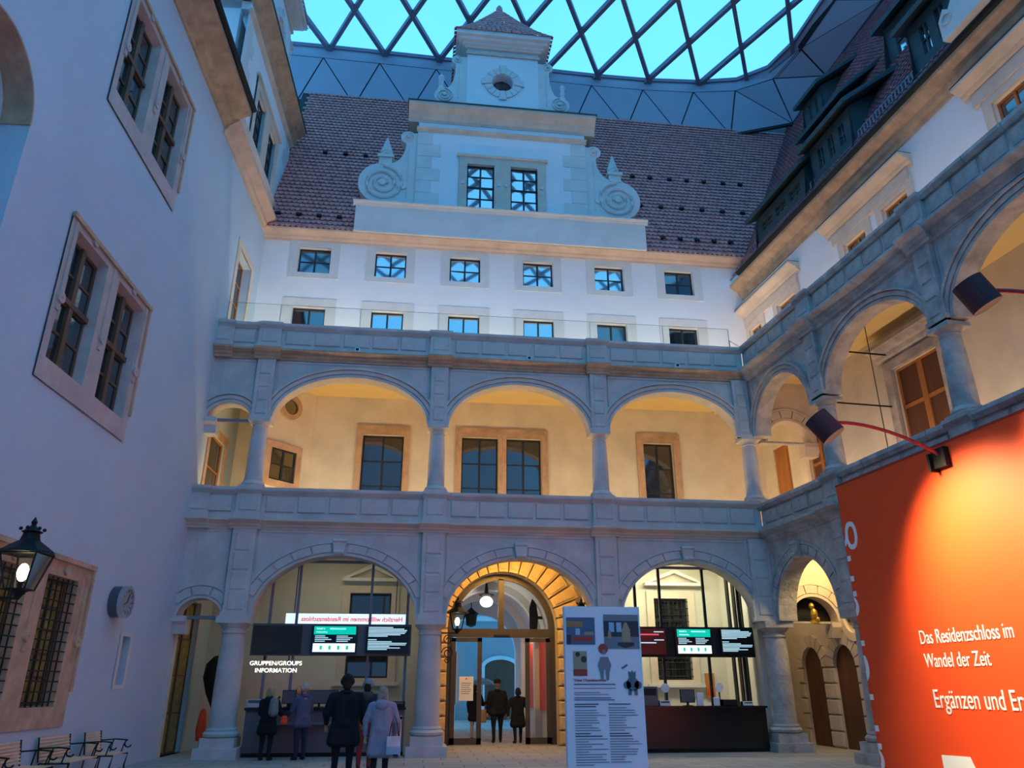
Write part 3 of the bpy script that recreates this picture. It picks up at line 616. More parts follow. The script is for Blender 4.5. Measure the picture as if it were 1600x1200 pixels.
def gable(frame, c, y, label, depth=4., cm='stone_sand', wide=True):
    g = thing('stepped_gable', label, 'gable', frame, c, y, 17.7)
    S = 'stone_pale'
    hb, fb = (5.6, .52) if wide else (3.6, .08)
    MB().box(c-hb, c+hb, y-fb, y+2.6, 17.38, 18.5).build('base_block', S, g)
    MB().box(c-hb, c+hb, y-fb, y+.6, 18.5, 18.66).prof(c-hb-.1, c+hb+.1, [(a+y-fb, b) for a, b in CORN(18.48, .2, .14)]).build('base_coping', S, g)
    MB().holes(c-3.43, c+3.43, 18.6, 22.6, y, y+.3, [(c-1.52, c-.24, 19.1, 21.16), (c+.24, c+1.52, 19.1, 21.16)]).box(c-3.43, c-3.1, y+.3, y+depth, 19.06, 24).box(c+3.1, c+3.43, y+.3, y+depth, 19.06, 24).box(c-3.4, c+3.4, y+.3, y+.35, 19.06, 22.6).build('storey_wall', 'plaster', g)
    for s in (-1, 1):
        for k in range(6):
            wq = .95 if k % 2 == 0 else .62; xa, xb = sorted((c+s*3.45, c+s*(3.45-wq))); MB().box(xa, xb, y-.02, y+.02, 19.08+.58*k, 19.08+.58*(k+1)-.015).build('quoin', S, g)
    MB().prof(c-3.5, c+3.5, [(a+y, b) for a, b in CORN(22.58, .18, .14)]).build('string_course', 'stone_sand', g)
    MB().box(c-3.43, c+3.43, y-.02, y+depth, 22.76, 23.1).build('frieze', 'plaster', g)
    MB().prof(c-3.86, c+3.86, [(a+y, b) for a, b in CORN(23.05, .68, .5)]+[]).box(c-3.86, c+3.86, y, y+depth, 23.2, 23.73).build('main_cornice', cm, g)
    MB().box(c-3.9, c+3.9, y-.54, y+depth, 23.73, 23.78).build('lead_cover', 'copper', g)
    # windows
    MB().holes(c-1.75, c+1.75, 18.95, 21.55, y-.06, y, [(c-1.42, c-.33, 19.1, 21.16), (c+.33, c+1.42, 19.1, 21.16)]).box(c-1.85, c+1.85, y-.12, y, 21.5, 21.6).build('window_surround', 'stone_sand', g)
    for s in (-1, 1):
        for zz in (20.2,): MB().disc_y(c+s*1.58, zz, .07, y-.11, y-.05, 10).disc_y(c+s*.14, zz, .07, y-.11, y-.05, 10).build('rosette', S, g)
        xa, xb = sorted((c+s*.33, c+s*1.42)); f = MB()
        yy = y+.12
        f.box(xa, xa+.06, yy-.03, yy+.03, 19.1, 21.16).box(xb-.06, xb, yy-.03, yy+.03, 19.1, 21.16).box(xa, xb, yy-.03, yy+.03, 19.1, 19.16).box(xa, xb, yy-.03, yy+.03, 21.1, 21.16)
        f.box((xa+xb)/2-.035, (xa+xb)/2+.035, yy-.04, yy+.02, 19.1, 21.16)
        for zz in (19.6, 20.13, 20.64): f.box(xa, xb, yy-.03, yy+.02, zz-(.035 if zz == 20.13 else .018), zz+(.035 if zz == 20.13 else .018))
        f = f.build('casement', 'lead', g)
        for i in range(2):
            for zz in (19.1, 19.6, 20.13, 20.64):
                xx = xa+(xb-xa)/2*i; tw = random.uniform(-.01, .01)
                MB().add([(xx, yy+tw, zz), (xx+(xb-xa)/2, yy-tw, zz), (xx+(xb-xa)/2, yy-tw, zz+.53), (xx, yy+tw, zz+.53)], [(0, 1, 2, 3)]).build('pane', 'pane_sky', f)
    # lower scrolls, finials
    for s in ((-1, 1) if wide else ()):
        a = MB(); r = MB()
        volute(a, r, s, c+s*3.43, 0, 19.06, 22.3, .95, (c+s*4.72, 20.0), .30, (c+s*3.82, 22.3), y+.05, y+.5)
        v = a.build('scroll_panel', S, g); r.build('scroll_relief', S, v, smooth=True)
        q = MB().ring_y(c+s*3.95, 19.95, .05, .2, y-.0, y+.06, n=14).build('shell_ornament', S, v)
        finial(g, c+s*4.66, y+.28, 20.88, 1.5)
    # upper storey
    uh = MB()
    n = 24; cx, cz, rr = c, 25.5, .44; x0, x1, z0, z1 = c-.95, c+.95, 24.55, 26.45
    P_ = [(cx+rr*cos(2*pi*j/n), cz+rr*sin(2*pi*j/n)) for j in range(n)]
    def edge(a):
        dx, dz = cos(a), sin(a); t = min((x1-cx)/abs(dx) if abs(dx) > 1e-6 else 99, ((z1-cz) if dz > 0 else (cz-z0))/abs(dz) if abs(dz) > 1e-6 else 99); return (cx+dx*t, cz+dz*t)
    Q_ = [edge(2*pi*j/n) for j in range(n)]
    for yy in (y+.02, y+.4):
        for j in range(n):
            k = (j+1) % n; uh.quad((P_[j][0], yy, P_[j][1]), (P_[k][0], yy, P_[k][1]), (Q_[k][0], yy, Q_[k][1]), (Q_[j][0], yy, Q_[j][1]))
    for j in range(n):
        k = (j+1) % n; uh.quad((P_[j][0], y+.02, P_[j][1]), (P_[k][0], y+.02, P_[k][1]), (P_[k][0], y+.4, P_[k][1]), (P_[j][0], y+.4, P_[j][1]))
    for s in (-1, 1): xa, xb = sorted((c+s*.95, c+s*1.53)); uh.box(xa, xb, y+.02, y+3.4, 23.75, 27.0)
    uh.box(x0, x1, y+.02, y+.4, 23.75, z0).box(x0, x1, y+.02, y+.4, z1, 27.0)
    uh.build('upper_wall', 'plaster', g, recalc=False)
    MB().disc_y(c, 25.5, .5, y+.42, y+.5).build('oculus_pane', 'pane', g); MB().box(c-.02, c+.02, y+.38, y+.42, 25.05, 25.95).box(c-.45, c+.45, y+.38, y+.42, 25.48, 25.52).build('oculus_bars', 'lead', g)
    for k in range(16):
        a = 2*pi*k/16; big = k % 4 == 0; MB().ring_y(c, 25.5, .46, .92 if big else .8, y-(.06 if big else .035), y+.03, a-pi/16+.02, a+pi/16-.02, 3).build('wedge_stone', S, g)
    for s in (-1, 1):
        a = MB(); r = MB(); volute(a, r, s, c+s*1.53, 0, 24.18, 26.6, .42, (c+s*2.45, 24.62), .24, (c+s*1.95, 26.6), y+.05, y+.4)
        v = a.build('scroll_panel', S, g); r.build('scroll_relief', S, v, smooth=True)
        q = MB().lathe([(.12, 25.0), (.14, 25.1), (.09, 25.2), (.13, 25.32), (.10, 25.5), (.15, 25.6), (.12, 25.72), (.03, 25.85)], c+s*2.6, y+.2, 0, 10).build('finial', 'stone_pale', g, smooth=True)
    MB().box(c-1.6, c+1.6, y-.05, y+3.4, 26.93, 27.05).build('string_course', 'stone_sand', g)
    MB().box(c-1.55, c+1.55, y, y+3.4, 27.02, 27.25).build('entablature', S, g)
    q = MB()
    for (e, za, zb) in ((.12, 27.22, 27.32), (.22, 27.32, 27.46), (.36, 27.46, 27.62), (.48, 27.62, 27.84)): q.box(c-1.55-e, c+1.55+e, y-e, y+3.4+e, za, zb)
    q.build('cap_cornice', 'stone_pale', g)
    # pyramid roof with flared courses of tiles
    ax, ay, z0, z1 = c, y+1.7, 27.86, 31.6; N = 13; rows = MB()
    for k in range(N):
        t0, t1 = k/N, (k+1)/N; f0 = (1-t0)*(1+.16*(1-t0)**3*0)+.10*(1-t0)**5; f1 = (1-t1)+.10*(1-t1)**5
        for (hx, hy, ux, uy) in ((1.92, 2.02, 1, 0), (1.92, 2.02, 0, 1)):
            for s in (-1, 1):
                W0 = (hx if ux else hy)*f0; W1 = (hx if ux else hy)*f1; D0 = (hy if ux else hx)*f0; D1 = (hy if ux else hx)*f1; nt = max(2, int(W0*2/.22))
                for j in range(nt):
                    a0 = -1+2*j/nt+.01; a1 = -1+2*(j+1)/nt-.01; za = z0+(z1-z0)*t0-.02; zb = z0+(z1-z0)*t1; L_ = .03+random.uniform(0, .015)
                    def pt(a, Wd, Dd, z, o): return (ax+a*Wd, ay+s*(Dd+o), z) if ux else (ax+s*(Dd+o), ay+a*Wd, z)
                    rows.add([pt(a0, W0, D0, za, L_), pt(a1, W0, D0, za, L_), pt(a1, W1, D1, zb, 0), pt(a0, W1, D1, zb, 0), pt(a0, W0, D0, za-.035, L_-.03), pt(a1, W0, D0, za-.035, L_-.03)], [(0, 1, 2, 3), (4, 5, 1, 0)])
    rows.build('tile_courses', 'tile', g, kind='stuff', recalc=False)
    MB().lathe([(.14, 31.4), (.16, 31.6), (.05, 31.8)], ax, ay, 0, 8).build('ridge_cap', 'tile', g)
    return g
gable(B, GC, Dy, 'white stepped gable with scrolls, twin window and oculus above the back facade')
gable(L, 1.55, .0, 'blue shaded stepped gable rising above the left wing', cm='stone_brown', wide=False)
# ================================================================ ROOFS
def tile_field(name, frame, y0, z0, m, rows, dy, xmin, xmax, w_, mt):
    mb = MB(); s_ = sqrt(1+m*m)
    for i in range(rows):
        ya, yb = y0+dy*i, y0+dy*(i+1.05); za, zb = z0+m*dy*i, z0+m*dy*(i+1.05)
        a, b = xmin(ya), xmax(ya); n = max(1, int((b-a)/w_)); off = (w_/2 if i % 2 else 0)
        nx, nz = -m/s_, 1/s_
        for k in range(n):
            x = a+off+w_*k; g_ = .003; L_ = .05+random.uniform(0, .014); sag = random.uniform(-.008, .008)
            A = lambda xx, yy, zz, o: (xx, yy+nx*o, zz+nz*o)
            mb.add([A(x+g_, yb, zb, 0), A(x+w_-g_, yb, zb, 0), A(x+w_-g_, ya+.02, za+.02*m+sag, L_), A(x+w_*.72, ya-.012, za-.012*m+sag, L_), A(x+w_*.28, ya-.012, za-.012*m+sag, L_), A(x+g_, ya+.02, za+.02*m+sag, L_),
                    A(x+w_-g_, ya+.02, za+.02*m, 0), A(x+w_*.5, ya-.012, za-.012*m, 0), A(x+g_, ya+.02, za+.02*m, 0)], [(0, 5, 4, 3, 2, 1), (2, 3, 7, 6), (3, 4, 7), (4, 5, 8, 7)])
    return mb.build('tile_courses', mt, name, kind='stuff', recalc=False)
YB, ZB, MBK = 2.9, 17.44, 2.14
rb = MB().quad((-.5, YB+.03, ZB-.05), (19.5, YB+.03, ZB-.05), (24.5, 8.3, ZB-.05+MBK*5.4), (-.5, 8.3, ZB-.05+MBK*5.4)).build('roof_back', 'fascia_dark', kind='structure')
tile_field(rb, B, YB, ZB, MBK, 43, .118, lambda y: -.25, lambda y: 17.0+.924*y, .2, 'tile')
YR, ZR, MR = 1.75, 16.55, 1.8
rr_ = MB().quad((-2.5, YR+.03, ZR-.05), (19.5, YR+.03, ZR-.05), (19.5, YR+7.6, ZR-.05+MR*7.57), (-10, YR+7.6, ZR-.05+MR*7.57)).build('roof_right', 'fascia_dark', frame=R, kind='structure')
tile_field(rr_, R, YR, ZR, MR, 58, .13, lambda y: -(1.9+y), lambda y: 14.5, .2, 'tile_right')
# gutters
g = thing('roof_gutter', 'dark half round gutter along the eave of the right wing', 'gutter', R, 8, 1.66, 16.4)
MB().tube([(-2.4, 1.66, 16.44), (19, 1.66, 16.44)], .11).build('gutter_pipe', 'black', g); MB().box(-2.4, 19, 1.7, 1.8, 16.3, 16.5).build('eave_board', 'wood_dark', g)
g = thing('snow_guard', 'long grey snow guard of upright slats above the right gutter', 'snow guard', R, 4, 2.1, 17.2)
for a, b in ((-2.0, -1.5), (2.2, 2.4), (4.8, 7.2), (9.8, 14)):
    q = MB(); k = int((b-a)/.14)
    for i in range(k+1): x = a+(b-a)*i/max(1, k); q.box(x-.025, x+.025, 2.02, 2.05, 17.05, 17.35)
    q.box(a, b, 2.03, 2.06, 17.33, 17.37).box(a, b, 2.03, 2.06, 17.05, 17.08); q.build('slat_row', 'steel', g, kind='stuff')
# vent tiles and hooks on the roofs
def vent(mt='black'):
    o = proto('roof_vent', 'small dark vent tile on the red roof', 'vent', 'vent tiles of the back roof')
    MB().prof(-.09, .09, [(-.12, .0), (-.10, .10), (.0, .13), (.12, .12), (.1, 0)]).build('vent_hood', mt, o); return o
def roofpt(x, z): return (x, YB+(z-ZB)/MBK-.03, z)
v_ = vent(); sp = []
ORD = ['first', 'second', 'third', 'fourth', 'fifth', 'sixth', 'seventh', 'eighth', 'ninth']
for row, z, xs in (('lowest row, left of the gable', 18.1, (.2, .95, 1.7, 2.45)), ('lowest row, right of the gable', 18.2, (15.1, 15.8, 16.5, 17.2, 17.9)), ('upper row, left of the gable', 22.7, (1.3, 2.15, 3.0, 3.85, 4.7)),
                   ('upper row, right of the gable', 22.7, (13.1, 13.9, 14.7, 15.5, 16.4, 17.2, 18., 18.9, 19.7)), ('middle row, right of the gable', 20.4, (14.6, 15.5, 16.4, 17.3, 18.2, 19.1))):
    for k, x in enumerate(xs): sp.append((*roofpt(x, z), '%s roof vent from the left in the %s' % (ORD[k], row)))
place_all(v_, B, sp)
# ---------------------------------------------------------------- steel fascia under the roof canopy
bot = [(-3.45, 8, 27.75)]+[(-.75+2.7*i, 8, 27.75) for i in range(8)]+[(20.9, 7.9, 27.85), (24.0, 7.25, 28.35), (25.1, 5.5, 29.95), (25.3, .9, 29.9), (25.6, -3.5, 29.9), (26.0, -8, 29.9), (26.6, -14, 29.9), (27.4, -24, 29.9), (28, -33, 29.9)]
rim = [(-2.2, 7.72), (.54, 7.72), (3.28, 7.75), (6.1, 7.8), (8.7, 7.85), (11.4, 7.9), (14.0, 7.95), (16.7, 7.92), (19.35, 7.74), (21.34, 7.36), (22.66, 6.44), (23.3, 4.84), (23.6, 2.5), (23.9, -1.5), (24.3, -6), (24.9, -12), (25.7, -22), (26.4, -33)]
MZ = lambda x, y: 31+.1*(7.5-y)
fs = thing('steel_fascia', 'wide blue grey steel band of triangular panels around the glass canopy', 'fascia', WORLD, 10, 7.9, 28)
rimv = [Vector((x, y, MZ(x, y))) for x, y in rim]; botv = [Vector(p) for p in bot]
mid = [r+(botv[min(i, len(botv)-1)]-r)*.2 for i, r in enumerate(rimv)]
def inset(tri, g=.035):
    c = sum(tri, Vector())/3; out = []
    for p in tri: out.append(p+(c-p).normalized()*g*1.6)
    return out
mbk = MB()
for i in range(len(rimv)-1):   # rim band
    q = [rimv[i], rimv[i+1], mid[i+1], mid[i]]; mbk.add([p+Vector((.05, .1, 0))+(Vector((0, 0, -.1)) if k > 1 else Vector()) for k, p in enumerate(q)], [(0, 1, 2, 3)]); MB().add(q, [(0, 1, 2, 3)]).build('rim_band', 'fascia', fs)
back = Vector((.05, .12, .02))
i = j = 0; tris = []
while i < len(mid)-1 or j < len(botv)-1:
    if j < len(botv)-1 and (j <= i or i == len(mid)-1): tris.append([mid[i], botv[j], botv[j+1]]); j += 1
    else: tris.append([mid[i], botv[j], mid[i+1]]); i += 1
for t in tris:
    MB().add(inset(t), [(0, 1, 2)]).build('triangle_panel', 'fascia', fs); mbk.add([p+back for p in t], [(0, 1, 2)])
mbk.build('panel_backing', 'fascia_dark', fs)
q = MB()
for a, b in zip(botv, botv[1:]): q.bar(a+Vector((0, -.05, -.08)), b+Vector((0, -.05, -.08)), .14)
q.build('lower_edge', 'fascia_dark', fs)
# ---------------------------------------------------------------- diagrid canopy over the courtyard
cn = thing('glass_canopy', 'glazed diagrid canopy of crossing steel bars over the courtyard', 'roof canopy', WORLD, 10, -8, 32)
def nd(i, j): x = .54+2.7*i+1.35*j; y = 7.75-2.35*j; return (x, y, MZ(x, y))
def inside(x, y):
    if y > 8.6 or x < -3.6 or y < -32.5: return False
    xr_ = 24.2+(.0-y)*.075 if y < 3 else 24.2-(y-3)*.55
    return x < xr_+1.0
shape = {}
def barobj(a, b):
    bb = MB(); d = (Vector(b)-Vector(a)); a2 = Vector(a); b2 = Vector(b); off = Vector((0, 0, -.12)); bb.bar(a2+off, b2+off, .19, .26); bb.build('bar', 'steel', cn)
for j in range(-1, 18):
    for i in range(-14, 12):
        a = nd(i, j); b = nd(i, j+1); c_ = nd(i-1, j+1)
        if inside(*a[:2]) or inside(*b[:2]): barobj(a, b)
        if inside(*a[:2]) or inside(*c_[:2]): barobj(a, c_)
        d = nd(i-1, j+2)
        if any(inside(*p[:2]) for p in (a, b, c_, d)):
            ctr = tuple((a[k]+d[k])/2+(.25 if k == 2 else 0) for k in range(3)); P4 = [tuple(v+(.06 if k == 2 else 0) for k, v in enumerate(p)) for p in (a, b, d, c_)]
            MB().add(P4+[ctr], [(0, 1, 4), (1, 2, 4), (2, 3, 4), (3, 0, 4)]).build('cushion', 'membrane', cn, smooth=True)
q = MB()
for a, b in zip(rimv, rimv[1:]): q.bar(a, b, .12, .2)
q.build('rim_beam', 'steel', cn)
# ---------------------------------------------------------------- dormers on the right roof
def dormer(u0, u1, yf, z0, z1, label, nw):
    g = thing('shed_dormer', label, 'dormer', R, (u0+u1)/2, yf, z0)
    back = lambda z, k=.45: YR+(z-ZR)/MR
    zt2 = z1+.9; yb2 = YR+(zt2-ZR)/MR
    hs = []
    W_ = (u1-u0-.5)/nw
    for k in range(nw): a = u0+.25+W_*k; hs.append((a+.14, a+W_-.14, z0+.45, z1-.3))
    MB().holes(u0, u1, z0-.2, z1, yf, yf+.12, hs).build('front', 'copper', g)
    for x in (u0, u1): MB().add([(x, yf, z0-.3), (x, YR+(z0-.3-ZR)/MR+.05, z0-.3), (x, yb2, zt2), (x, yf, z1)], [(0, 1, 2, 3)]).build('cheek', 'copper', g)
    MB().add([(u0-.2, yf-.35, z1-.1), (u1+.2, yf-.35, z1-.1), (u1+.9, yb2+.1, zt2+.1), (u0-.9, yb2+.1, zt2+.1), (u0-.2, yf-.35, z1+.08), (u1+.2, yf-.35, z1+.08), (u1+.9, yb2, zt2+.2), (u0-.9, yb2, zt2+.2)],
             [(0, 1, 2, 3), (4, 5, 6, 7), (0, 1, 5, 4), (1, 2, 6, 5), (3, 0, 4, 7)]).build('shed_roof', 'copper', g)
    for a, b, c_, d in hs:
        f = MB().box(a, b, yf+.03, yf+.08, (c_+d)/2-.02, (c_+d)/2+.02).box((a+b)/2-.02, (a+b)/2+.02, yf+.03, yf+.08, c_, d).build('muntin', 'copper', g)
        for xa, xb in ((a, (a+b)/2), ((a+b)/2, b)):
            for za, zb in ((c_, (c_+d)/2), ((c_+d)/2, d)): MB().quad((xa, yf+.07, za), (xb, yf+.07, za), (xb, yf+.07, zb), (xa, yf+.07, zb)).build('pane', 'pane_sky', f)
dormer(-1.35, 2.0, 2.05, 17.0, 18.15, 'dark copper shed dormer nearest the valley, lower row of the right roof', 3)
dormer(2.4, 4.6, 2.05, 17.0, 18.5, 'dark copper shed dormer in the middle of the lower row on the right roof', 3)
dormer(7.35, 9.6, 2.05, 17.0, 18.7, 'dark copper shed dormer with bright panes, nearest in the lower row', 3)
dormer(-.1, 2.4, 3.85, 19.9, 21.2, 'dark copper shed dormer in the upper row above the valley end', 3)
dormer(4.75, 7.2, 3.85, 19.9, 21.8, 'dark copper shed dormer in the upper row near the top edge of the photo', 2)
dormer(-2.6, -1.2, 5.9, 23.9, 25.4, 'small dark copper dormer highest on the right roof by the steel band', 2)
dormer(11.5, 13.6, 2.05, 17.0, 18.7, 'dark copper shed dormer beyond the right edge of the lower row', 3)
# small scroll gable end poking up at the right eave
g = thing('scroll_gable_foot', 'pale scrolled gable foot at the end of the right gutter', 'gable foot', R, 9.2, 1.6, 16.6)
MB().poly([(9.0, 16.5), (9.0, 17.1), (9.2, 17.35), (9.35, 17.2), (9.6, 17.5), (9.7, 18.4), (10.4, 19.5), (14, 19.5), (14, 16.5)], 1.35, 1.9).build('scroll_stone', 'stone_pale', g)
MB().tube([(9.25+.14*cos(a/3), 1.33, 17.0+.14*sin(a/3)) for a in range(20)], .03, 6).build('scroll_relief', 'stone_pale', g)
# ================================================================ GLAZED PORTAL
pr = thing('rusticated_portal', 'round rusticated sandstone portal glowing orange around the glazed entrance', 'portal', B, 8.73, 3.2, 0)
for k in range(17):
    a0 = pi*k/17; a1 = pi*(k+1)/17; long_ = .86 if k % 2 == 0 else .74
    w0 = MB().ring_y(8.73, 3.36, 1.74, 1.74+long_, 3.02, 3.36, a0+.012, a1-.012, 3)
    w0.build('voussoir', 'rustic', pr)
    MB().ring_y(8.73, 3.36, 1.84, 1.74+long_-.1, 2.98, 3.04, a0+.04, a1-.04, 3).build('raised_face', 'rustic', pr)
for s in (-1, 1):
    for k in range(8):
        xa, xb = sorted((8.73+s*1.74, 8.73+s*(2.35 if k % 2 else 2.2))); MB().cham(xa, xb, 2.98, 3.5, .03+.415*k, .405+.415*k, .045).build('jamb_block', 'rustic', pr)
gd = thing('glazed_door', 'bronze framed glass entrance with fanlight inside the rusticated portal', 'door', B, 8.73, 3.7, 0)
q = MB().ring_y(8.73, 3.36, 1.55, 1.76, 3.66, 3.80, 0, pi, 28); q.box(6.97, 7.15, 3.66, 3.8, 0, 3.36).box(10.31, 10.49, 3.66, 3.8, 0, 3.36).box(6.97, 10.49, 3.64, 3.82, 3.12, 3.38).box(8.64, 8.82, 3.66, 3.8, 3.38, 4.95)
q.build('outer_frame', 'bronze', gd)
def leaf(x0, x1):
    f = MB().box(x0, x0+.14, 3.6, 3.66, .02, 3.1).box(x1-.14, x1, 3.6, 3.66, .02, 3.1).box(x0, x1, 3.6, 3.66, .02, .2).box(x0, x1, 3.6, 3.66, 2.98, 3.1).build('door_leaf', 'bronze', gd)
    MB().box(x0+.14, x1-.14, 3.62, 3.64, .2, 2.98).build('pane', 'glass', f); return f
lf = leaf(7.15, 8.12); leaf(9.5, 10.31)
for s in (-1, 1):
    pts = [(8.73+s*.09, 3.38)]+[(8.73+s*1.55*cos(a), 3.36+1.55*sin(a)) for a in [pi/2*(k/12) for k in range(0, 12)]][::1]
    MB().add([(p[0], 3.73, p[1]) for p in pts]+[(8.73+s*.09, 3.73, 4.9)], [tuple(range(len(pts)+1))]).build('fanlight_pane', 'glass', gd)
MB().box(8.5, 9.0, 3.58, 3.64, 3.14, 3.2).build('sensor', 'black', gd)
g = thing('paper_notice', 'white paper notice taped to the left glass leaf of the entrance', 'notice', B, 7.6, 3.59, 1.55)
MB().box(7.42, 7.86, 3.585, 3.595, 1.25, 1.95).build('sheet', 'white', g); MB().box(7.62, 7.66, 3.58, 3.585, 1.86, 1.91).build('pin', 'red', g)
q = MB(); 
for k in range(6): q.box(7.48, 7.8-.03*(k % 3), 3.582, 3.585, 1.75-.06*k, 1.765-.06*k)
q.build('printed_lines', 'grey', g)
# passage behind the door and the street beyond it
wp = MB().box(6.5, 6.9, 4.1, 13, 0, 3.4).box(10.6, 11., 4.1, 13, 0, 3.4)
for yy in (4.1,): wp.ring_y(8.75, 3.4, 1.85, 2.3, 4.1, 13, 0, pi, 24)
wp = wp.build('wall_passage', 'plaster', kind='structure')
q = MB()
for yy in (7.2, 10.8): q.ring_y(8.75, 3.4, 1.6, 1.86, yy, yy+.4, 0, pi, 20).box(6.9, 7.15, yy, yy+.4, 0, 3.4).box(10.35, 10.6, yy, yy+.4, 0, 3.4)
q.build('cross_arch', 'plaster', wp)
MB().box(10.52, 10.6, 5.0, 9.8, .9, 3.2).build('red_panel', 'red', wp)

wf = MB().holes(-6, 26, 0, 12, 22, 22.4, [(5.6, 8.3, 2.6, 4.5), (12.5, 14, 2.6, 4.5)]).build('wall_street', 'plaster_street', kind='structure')
MB().box(-6, 26, 21.85, 22, 5.0, 5.25).build('string_course', 'stone_pale', wf)
MB().arch(6.9, 10.6, 8.75, 1.6, 1.55, 3.0, 5.4, 12.6, 13.0).box(6.9, 7.15, 12.6, 13, 0, 3.0).box(10.35, 10.6, 12.6, 13, 0, 3).build('end_arch', 'plaster', wp)
g = thing('hanging_lantern', 'dark unlit lantern hanging in the far arch of the passage', 'lantern', B, 8.9, 12, 4.2)
MB().lathe([(.05, 4.0), (.2, 4.06), (.26, 4.5), (.34, 4.52), (.12, 4.7), (.02, 4.8), (.02, 5.2)], 8.35, 11.9, 0, 6).build('body', 'iron', g)
g = thing('wall_ornament', 'dark scrolled iron ornament on the right passage wall above the door transom', 'ornament', B, 10.5, 7.6, 3.5)
MB().poly([(10.05, 3.3), (10.3, 3.3), (10.36, 4.0), (10.28, 4.5), (10.15, 4.62), (10.05, 4.3)], 6.3, 6.4).box(10.3, 10.6, 6.32, 6.38, 3.9, 4.0).build('scroll', 'iron', g)
st = thing('street_gate', 'big dark arched gate in the pale facade across the street', 'gate', B, 10.2, 21.9, 0)
MB().box(9.85, 11.55, 21.8, 22, 0, 2.6).ring_y(10.7, 2.6, 0.01, .85, 21.8, 22, 0, pi, 16, .01, .4).build('gate_leaf', 'wood_dark', st)
MB().ring_y(10.7, 2.6, .85, 1.05, 21.75, 22, 0, pi, 16, .4, .6).box(9.65, 9.85, 21.75, 22, 0, 2.6).box(11.55, 11.75, 21.75, 22, 0, 2.6).build('gate_surround', 'stone_pale', st)
sh = thing('shop_window', 'golden lit shop window across the street, seen through the left glass leaf', 'window', B, 6.8, 21.9, 0)
MB().box(5.6, 8.3, 21.9, 22, 0, .8).build('plinth', 'stone_pale', sh); MB().box(5.6, 8.3, 21.9, 21.95, .8, 3.4).build('lit_glass', mat('shop_glow', (.8, .5, .2), .5, 0, emit=(1, .62, .22), es=1.4), sh)
q = MB()
for k in range(5): q.box(5.6+.67*k-.03, 5.6+.67*k+.03, 21.82, 21.9, .8, 3.4)
for z in (.8, 1.4, 2.1, 3.38): q.box(5.6, 8.3, 21.82, 21.9, z-.03, z+.03)
q.build('frame', 'wood_dark', sh)
g = thing('illuminated_sign', 'small white illuminated sign seen above the street through the fanlight', 'sign', B, 6.6, 16, 5)
MB().box(5.4, 7.4, 19.0, 19.1, 5.6, 6.2).build('panel', 'scr_white', g); MB().box(6.3, 6.4, 19.1, 22, 5.85, 5.95).build('bracket', 'iron', g)
q = MB()
for k in range(7): q.box(5.75+.2*k, 5.88+.2*k, 18.98, 19.0, 5.78, 6.0)
q.build('red_letters', 'scr_red', g)
g = thing('globe_lamp', 'white glass globe lamp hanging under the passage vault', 'lamp', B, 8.55, 7.8, 4.9)
MB().sph((8.55, 7.0, 4.55), .24, 18, 12, .8).build('globe', 'globe', g, smooth=True)
MB().lathe([(.05, 4.74), (.2, 4.74), (.3, 4.80), (.08, 4.86), (.03, 5.25)], 8.55, 7.0, 0, 16).build('holder', 'iron', g)
light('POINT', B, 8.55, 6.9, 4.2, 26, (1, .95, .75), .2)
light('AREA', B, 10.2, 9, 3.6, 14, (1, .6, .35), .4, .4, (10.6, 9.2, 1.5))
# ================================================================ TICKET HALLS
def hall(x0, x1, lab, posts, screens, ctr, tint):
    g = thing('glass_partition', 'clear glass front with thin posts of the %s ticket hall' % lab, 'partition', B, (x0+x1)/2, .7, 0)
    for p in posts: MB().box(p-.035, p+.035, .62, .70, 1.1, 5.3).build('post', 'steel' if lab == 'left' else 'black', g)
    MB().box(x0, x1, .6, .72, 4.93, 5.0).build('top_rail', 'steel', g)
    es = [x0]+list(posts)+[x1]
    for a, b in zip(es, es[1:]): MB().box(a+.04, b-.04, .655, .665, 3.3, 4.93).build('pane', 'glass', g)
    g = thing('service_counter', 'long dark counter of the %s ticket hall' % lab, 'counter', B, (ctr[0]+ctr[1])/2, .5, 0)
    MB().box(ctr[0], ctr[1], .12, .58, 0.1, 1.1).build('front_panel', 'grey' if lab == 'left' else 'blackgloss', g)
    MB().box(ctr[0], ctr[1], .18, .56, 0, .1).build('toe_kick', 'black', g)
    MB().box(ctr[0]-.03, ctr[1]+.03, .05, .60, 1.1, 1.16).build('worktop', 'blackgloss', g)
    if lab == 'left': MB().box(ctr[0]+.35, ctr[1]-.3, -.06, .14, .76, .80).build('bag_shelf', 'steel', g)
    g = thing('screen_header', 'dark grey beam carrying the %s row of information screens' % lab, 'beam', B, (x0+x1)/2, .4, 2.6)
    MB().box(screens[0][0]-.06, screens[-1][1]+.06, .42, .625, 2.44, 3.26).build('beam', 'grey' if lab == 'left' else 'black', g)
hall(1.66, 5.95, 'left', (2.0, 2.72, 4.72, 5.75), [(1.68, 2.94), (3.2, 4.42), (4.66, 5.82)], (1.75, 5.8), None)
hall(11.8, 15.9, 'right', (12.35, 13.1, 14.45, 15.5), [(11.95, 13.1), (13.38, 14.47), (14.72, 15.7)], (11.9, 15.75), None)
MB().box(16.02, 16.2, .7, 3.3, 0, 5.6).build('wall_hall_side', 'stone_pale', kind='structure')
MB().box(6.2, 6.35, .7, 3.3, 0, 5.6).box(11.3, 11.45, .7, 3.3, 0, 5.6).build('wall_hall_middle', 'ochre_plaster', kind='structure')
